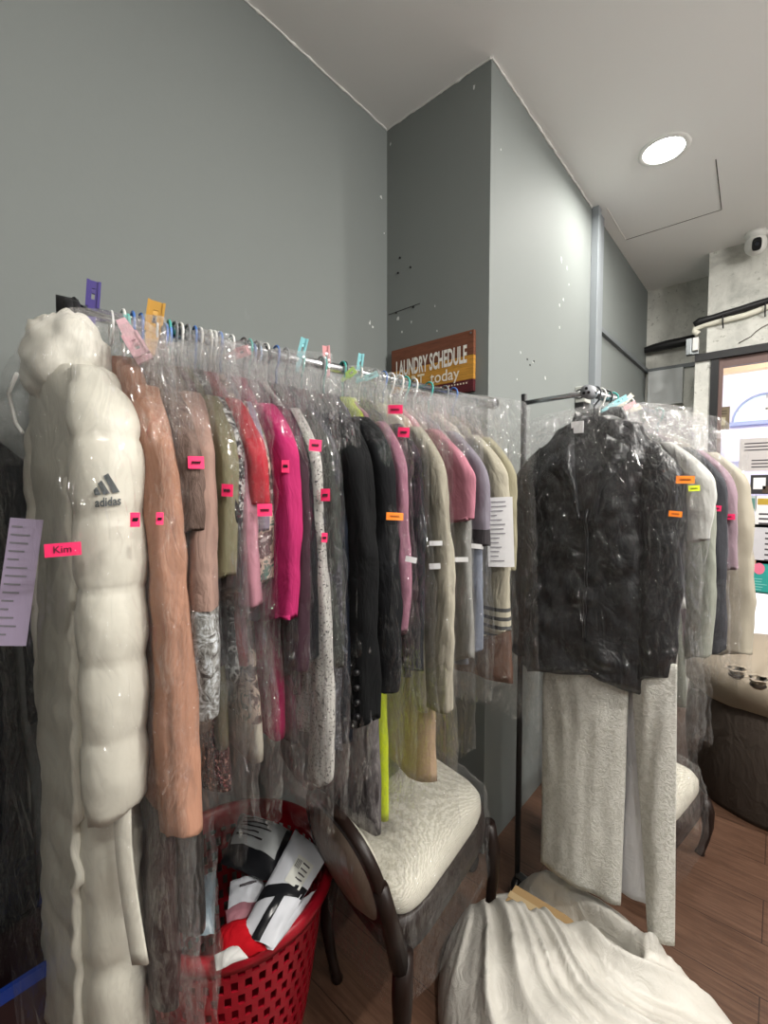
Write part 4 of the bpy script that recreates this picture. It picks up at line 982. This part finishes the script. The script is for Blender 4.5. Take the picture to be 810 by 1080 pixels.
def pillow(q, th, mat, T, name='body', seed=0, n=18, wr=.006, inv=None, flatten=.5):
    """A soft flat packet stretched between four corner points (tl, tr, br, bl)."""
    tl, tr, br, bl = (Vector(p) for p in q); nn = (tr-tl).cross(bl-tl).normalized()
    if nn.z < 0: nn = -nn
    def S(u, v): return tl*(1-u)*(1-v)+tr*u*(1-v)+br*u*v+bl*(1-u)*v
    mb = MB()
    def f(s):
        def g(u, v):
            e = (max(0, math.sin(PI*u)*math.sin(PI*v)))**flatten; p = S(u, v)
            w = noise.noise(p*22+Vector((seed, 0, 0)))*wr + abs(noise.noise(p*48+Vector((seed, 3, 0))))*wr*.9
            return p + nn*(s*th*.5*e + w)
        return g
    mb.grid(f(1), n, n).grid(f(-1), n, n); o = mb.build(name, mat, T, True, inv); return S, nn
def parcel(kind, pix, zs, th, mat, label, cat='parcel', parts=(), seed=0):
    q = [at_z(px, py, z) for (px, py), z in zip(pix, zs)]; c = sum(q, Vector())/4
    T = thing(kind, label, cat, c, 0, 'parcels in the red basket'); inv = mat_of(T).inverted()
    S, nn = pillow(q, th, mat, T, 'pouch', seed, inv=inv)
    for nm, quad, m, lift in parts:
        mb = MB(); (u0, v0), (u1, v1), (u2, v2), (u3, v3) = quad
        def g(a, b):
            u = (u0*(1-a)+u1*a)*(1-b)+(u3*(1-a)+u2*a)*b; v = (v0*(1-a)+v1*a)*(1-b)+(v3*(1-a)+v2*a)*b
            p = S(u, v); e = max(0, math.sin(PI*u)*math.sin(PI*v))**.5
            w = noise.noise(p*22+Vector((seed, 0, 0)))*.006 + abs(noise.noise(p*48+Vector((seed, 3, 0))))*.0054
            return p + nn*(th*.5*e+w+lift)
        mb.grid(g, 10, 10).build(nm, m, T, True, inv)
    return T
M_POLY = plain('black_poly', '#1b1c1f', .28); M_WPOLY = plain('white_poly', '#c9ccd2', .45); M_LBL = plain('label_paper', '#cfd0c8', .7); M_GLBL = plain('grey_label', '#8f9292', .6)
def R4(u0, v0, u1, v1): return ((u0, v0), (u1, v0), (u1, v1), (u0, v1))
def bars(u0, v0, u1, v1, n, lift):
    return [('print', R4(u0+(u1-u0)*i/n, v0, u0+(u1-u0)*(i+.5)/n, v1), M_TXT, lift) for i in range(n)]
parcel('parcel', ((254, 858), (309, 876), (288, 932), (232, 912)), (.47, .47, .45, .45), .07, M_POLY, 'black plastic parcel with a big grey label in the red basket', parts=[('label', R4(.10, .06, .93, .72), M_GLBL, .002)]+[('print', R4(.16, .14+.1*i, .55+.1*(i % 3), .17+.1*i), M_INK, .0035) for i in range(5)], seed=2)
parcel('parcel', ((311, 876), (347, 902), (287, 1000), (252, 986)), (.50, .47, .43, .44), .035, M_WPOLY, 'white courier bag with an address label and a black tape strip', parts=[('tape', ((.0, .60), (1.0, .42), (1.0, .54), (.0, .74)), M_POLY, .002), ('tape', ((.42, .62), (.62, .60), (.62, 1.0), (.36, 1.0)), M_POLY, .0022), ('label', R4(.42, .22, .86, .50), M_LBL, .002)]+bars(.46, .26, .60, .34, 4, .0035)+[('print', R4(.62, .26+.05*i, .8, .275+.05*i), M_TXT, .0035) for i in range(4)], seed=5)
parcel('parcel', ((318, 952), (334, 938), (288, 1002), (276, 998)), (.42, .42, .42, .42), .03, M_WPOLY, 'small crumpled white bag peeking under the black tape strip', seed=8)
parcel('envelope', ((243, 930), (276, 918), (280, 950), (240, 962)), (.44, .44, .43, .43), .02, M_WPOLY, 'white printed packet below the black plastic parcel', 'envelope', [('print', R4(.3, .35, .8, .45), M_TXT, .002)], 11)
parcel('envelope', ((238, 962), (278, 938), (272, 968), (240, 985)), (.43, .43, .42, .42), .02, plain('dull_pink_card', '#a5707a', .6), 'dull pink envelope tucked beside the white courier bag', 'envelope', (), 13)
parcel('cloth_bundle', ((226, 985), (262, 968), (282, 1002), (232, 1020)), (.42, .43, .42, .41), .06, cloth('#b0101c'), 'crumpled bright red cloth just inside the basket rim', 'cloth', (), 17)
parcel('cloth_bundle', ((226, 1008), (250, 996), (262, 1010), (228, 1024)), (.43, .43, .42, .42), .02, cloth('#c9c9c6'), 'small white cloth on the red cloth in the basket', 'cloth', (), 19)
parcel('plastic_pouch', ((206, 930), (228, 918), (226, 985), (206, 990)), (.46, .46, .44, .44), .05, plain('pale_blue_film', '#8496a0', .3), 'pale blue plastic pouch at the near side of the basket', 'pouch', (), 23)

# ------------------------------------------------------------------ big white sack on the floor
def sack():
    out = [pd(*p) for p in ((1.24, .17), (1.40, .29), (1.45, .42), (1.40, .60), (1.28, .74), (1.10, .84), (.88, .93), (.62, .95), (.50, .70), (.62, .40), (.86, .19), (1.05, .14))]
    out = [Vector((x, y, 0)) for x, y in out]; c = sum(out, Vector())/len(out); n = 120
    def edge(t):
        t = (t % 1)*len(out); i = int(t); k = t-i; P = [out[(i+j-1) % len(out)] for j in range(4)]
        return .5*((2*P[1])+(P[2]-P[0])*k+(2*P[0]-5*P[1]+4*P[2]-P[3])*k*k+(3*P[1]-P[0]-3*P[2]+P[3])*k**3)
    ax = (out[7]-out[1]).normalized(); pr = Vector((-ax.y, ax.x, 0))
    mouth = [Vector((*pd(*p), 0)) for p in ((1.37, .37), (1.30, .44), (1.23, .53), (1.12, .66))]
    m0 = Vector((*pd(1.40, .30), 0))
    def dm(p):
        best = 9
        for a, b in zip(mouth, mouth[1:]):
            k = max(0, min(1, (p-a).dot(b-a)/(b-a).length_squared)); best = min(best, (p-a.lerp(b, k)).length)
        return best
    def H(p, k):
        x, y = p.dot(ax), p.dot(pr)
        h = .15*(1-k**3.2)**.6*(1-.75*(x-c.dot(ax)))
        v = p-m0; rr_ = v.length; th = math.atan2(v.dot(pr), v.dot(ax)); g = min(1, rr_/.25)*(1-k**5); tw = th+.18*noise.noise((rr_*3.5, th, 9))
        h += g*(.050*((1-abs(noise.noise((tw*3.4, rr_*.9, 4))))**3-.4) + .020*((1-abs(noise.noise((tw*8, rr_*1.6, 14))))**3-.4) + .012*noise.noise((x*9, y*9, 1))) + .003*noise.noise((x*22, y*22, 2)) + .006*abs(noise.noise((x*12, y*16, 6)))*(1-k**6)
        d = dm(p); al = max(0, min(1, (p-mouth[0]).dot(mouth[-1]-mouth[0])/(mouth[-1]-mouth[0]).length_squared)); gw = .085*(1-.86*al); far = 1 if (p-mouth[0].lerp(mouth[-1], al)).dot(FWD) > 0 else 0
        h += (.045*far+.006)*math.exp(-((d-gw-.03)/.026)**2)*(1-k**4) - (.13-.06*al)*math.exp(-(d/gw)**4)
        return max(.004, h)
    T = thing('sack', 'big crumpled white woven sack lying open on the wooden floor', 'sack', c); inv = mat_of(T).inverted(); rs = []
    for i in range(60):
        k = 1-i/60; r = []
        for j in range(n*2):
            e = edge(j/(n*2)); p = c.lerp(e, k); r.append(Vector((p.x, p.y, H(p, k))))
        rs.append(r)
    rs.insert(0, [Vector((v.x, v.y, .0)) for v in rs[0]])
    nn = N('white_woven_polypropylene'); v = nn.coord(); a = nn.noise(v, 20, 4, .55, 1.0); wv = nn.n('TexChecker', {'Vector': v, 'Scale': 300.}).outputs[1]
    col = nn.mixc(nn.math('MULTIPLY', a, .4), hexc('#c6c3bb'), hexc('#a3a098'))
    m = nn.done(nn.pbsdf(col, .5, nn.bump(a, .35, .02)))
    MB().rings(rs).build('body', m, T, True, inv)
    box = thing('cardboard_box', 'tan cardboard seen through the open slit of the white sack', 'box', at_z(556, 945, .08)); 
    mid = [mouth[0].lerp(mouth[1], .3), mouth[2].lerp(mouth[3], .2)]; dv = (mid[1]-mid[0]); L = dv.length; a_ = math.atan2(dv.y, dv.x); M = Matrix.Translation((mid[0]+mid[1])/2 + Vector((0, 0, .02))) @ Matrix.Rotation(a_, 4, 'Z')
    MB().box((-L/2, -.045, 0), (L/2, .045, .075), M).build('carton', plain('kraft_card', '#a3865c', .8), box, inv=mat_of(box).inverted(), bevel=.003)
    MB().box((-L/2-.001, -.012, .0755), (L/2+.001, .012, .0765), M).build('packing_tape', plain('pale_tape', '#b9a27c', .3), box, inv=mat_of(box).inverted())
sack()

# ------------------------------------------------------------------ dark laundry bag with knotted gathers
def laundry_bag():
    c = Vector((.03, 2.62, 0)); T = thing('laundry_bag', 'big dark grey brown fabric bag with knotted gathers, by the window', 'bag', c); R = .34; zt = .60
    md = cloth('#4a423c'); mt = plain('greige_cloth', '#8d8272', .6, 0, .2, 30)
    rs = []
    for i in range(30):
        z = zt*i/29; r = R*(.90+.12*math.sin(PI*min(1, z/zt*.9+.1))); rs.append([Vector((r*(1+.012*noise.noise((math.cos(a)*3, math.sin(a)*3, z*5)))*math.cos(a), r*(1+.012*noise.noise((math.cos(a)*3, math.sin(a)*3, z*5)))*math.sin(a), z)) for a in [2*PI*j/64 for j in range(64)]])
    MB().rings(rs).build('body', md, T, True)
    knots = [(Vector((-.20, -.16)), 18), (Vector((.0, -.26)), 18)]
    k1 = at_z(777, 697, .69)-c; k2 = at_z(799, 734, .60)-c
    kn = [Vector((k1.x, k1.y)), Vector((k2.x, k2.y))]
    def hz(x, y):
        r = math.hypot(x, y)/R; h = zt + .11*max(0, 1-r**2)**.6 - .02
        for q in kn:
            d = math.hypot(x-q.x, y-q.y); a = math.atan2(y-q.y, x-q.x)
            h += .055*math.exp(-(d/.045)**2) + .010*math.cos(a*13)*math.exp(-(d/.16)**2)*min(1, d/.03)
        return h
    rr = []
    for i in range(44):
        k = 1-i/44; rr.append([Vector((R*1.005*k*math.cos(a), R*1.005*k*math.sin(a), hz(R*k*math.cos(a), R*k*math.sin(a)))) for a in [2*PI*j/120 for j in range(120)]])
    rr.insert(0, [Vector((p.x*1.02, p.y*1.02, zt-.13+.02*noise.noise(p*9))) for p in rr[0]]); rr[1] = [Vector((p.x*1.02, p.y*1.02, p.z)) for p in rr[1]]
    MB().rings(rr).build('gathered_top', mt, T, True)
    for q in kn:
        mb = MB(); z = hz(q.x, q.y)-.01; rs = []
        for i in range(10):
            t = i/9; rs.append([Vector((q.x+(.016+.026*t**1.5+.006*math.cos(a*7)*t)*math.cos(a), q.y+(.016+.026*t**1.5+.006*math.cos(a*7)*t)*math.sin(a), z+.04*math.sin(t*PI*.6))) for a in [2*PI*j/42 for j in range(42)]])
        mb.rings(rs).build('knot', mt, T, True)
        MB().tube([(q.x+.021*math.cos(a), q.y+.021*math.sin(a), z+.012) for a in [2*PI*k/16 for k in range(17)]], .005, 6).build('tie', md, T, True)
laundry_bag()
# blue-rimmed tub low by the grey wall at the near end
p = at_x(15, 990, -1.13)
T = thing('storage_tub', 'dark tub with a blue rim below the near end of the long rack', 'tub', (p.x, p.y-.06, 0))
zz = p.z
def rr_(w, l, z, r=.05):
    out = []
    for sx, sy, a0 in ((1, 1, 0), (-1, 1, 90), (-1, -1, 180), (1, -1, 270)):
        for k in range(6):
            a = math.radians(a0+18*k); out.append(Vector((sx*(w-r)+r*math.cos(a), sy*(l-r)+r*math.sin(a), z)))
    return out
MB().rings([rr_(.085, .13, 0), rr_(.10, .15, zz-.03), rr_(.094, .144, zz-.03), rr_(.08, .125, .02)], True, True).build('body', plain('dark_maroon_plastic', '#2b0d12', .5), T)
q = [rr_(.102, .152, zz-.028), rr_(.108, .158, zz-.024), rr_(.108, .158, zz), rr_(.098, .148, zz), rr_(.098, .148, zz-.028)]; MB().rings(q, False, False).build('rim', plain('blue_plastic', '#1f3f9a', .35), T)

# ------------------------------------------------------------------ light
def area(name, loc, size, power, col=(1, .96, .90), aim=None, spread=180):
    l = bpy.data.lights.new(name, 'AREA'); l.shape = 'DISK'; l.size = size; l.energy = power; l.color = col; l.spread = math.radians(spread)
    o = bpy.data.objects.new(name, l); C.objects.link(o); o.location = loc
    if aim is not None: o.rotation_euler = (Vector(aim)-Vector(loc)).to_track_quat('-Z', 'Y').to_euler()
    return o
area('downlight_lamp', (DLP.x, DLP.y, CH-.012), .15, 9, spread=170)
for i, (x, y, p) in enumerate(((.75, 2.25, 32), (.85, 1.0, 31), (.9, -.4, 11))):
    area('room_downlight_lamp', (x, y, CH-.012), .16, p)
l = bpy.data.lights.new('added_fill_strip', 'AREA'); l.shape = 'RECTANGLE'; l.size = 1.2; l.size_y = .07; l.energy = 30; l.color = (1, .97, .93)  # unseen strip light, added to brighten the ceiling and give the film long glints
o = bpy.data.objects.new('added_fill_strip', l); C.objects.link(o); o.location = (XR-.06, .8, 2.45); o.rotation_euler = (Vector((-1, 0, -.15))).to_track_quat('-Z', 'Y').to_euler()
area('hall_lamp', (.5, 6.5, 3.7), 2.5, 130, (1, .98, .97)); area('hall_lamp', (-2.5, 7.2, 3.7), 2.0, 55, (.95, .97, 1)); area('hall_lamp', (1.0, 4.3, 3.6), 1.0, 80, (1, .98, .97))
w = bpy.data.worlds.new('world'); SC.world = w; w.use_nodes = True; w.node_tree.nodes['Background'].inputs[0].default_value = (.8, .85, .95, 1); w.node_tree.nodes['Background'].inputs[1].default_value = .15
vs = SC.view_settings; SC.display_settings.display_device = 'sRGB'; vs.view_transform = 'Standard'; vs.look = 'None'; vs.gamma = 1; vs.use_curve_mapping = False; vs.exposure = .6
cy = SC.cycles; cy.transparent_max_bounces = 96; cy.max_bounces = 12; cy.diffuse_bounces = 4; cy.glossy_bounces = 3; cy.transmission_bounces = 4; cy.caustics_reflective = False; cy.caustics_refractive = False
cy.sample_clamp_indirect = 4; cy.use_denoising = True
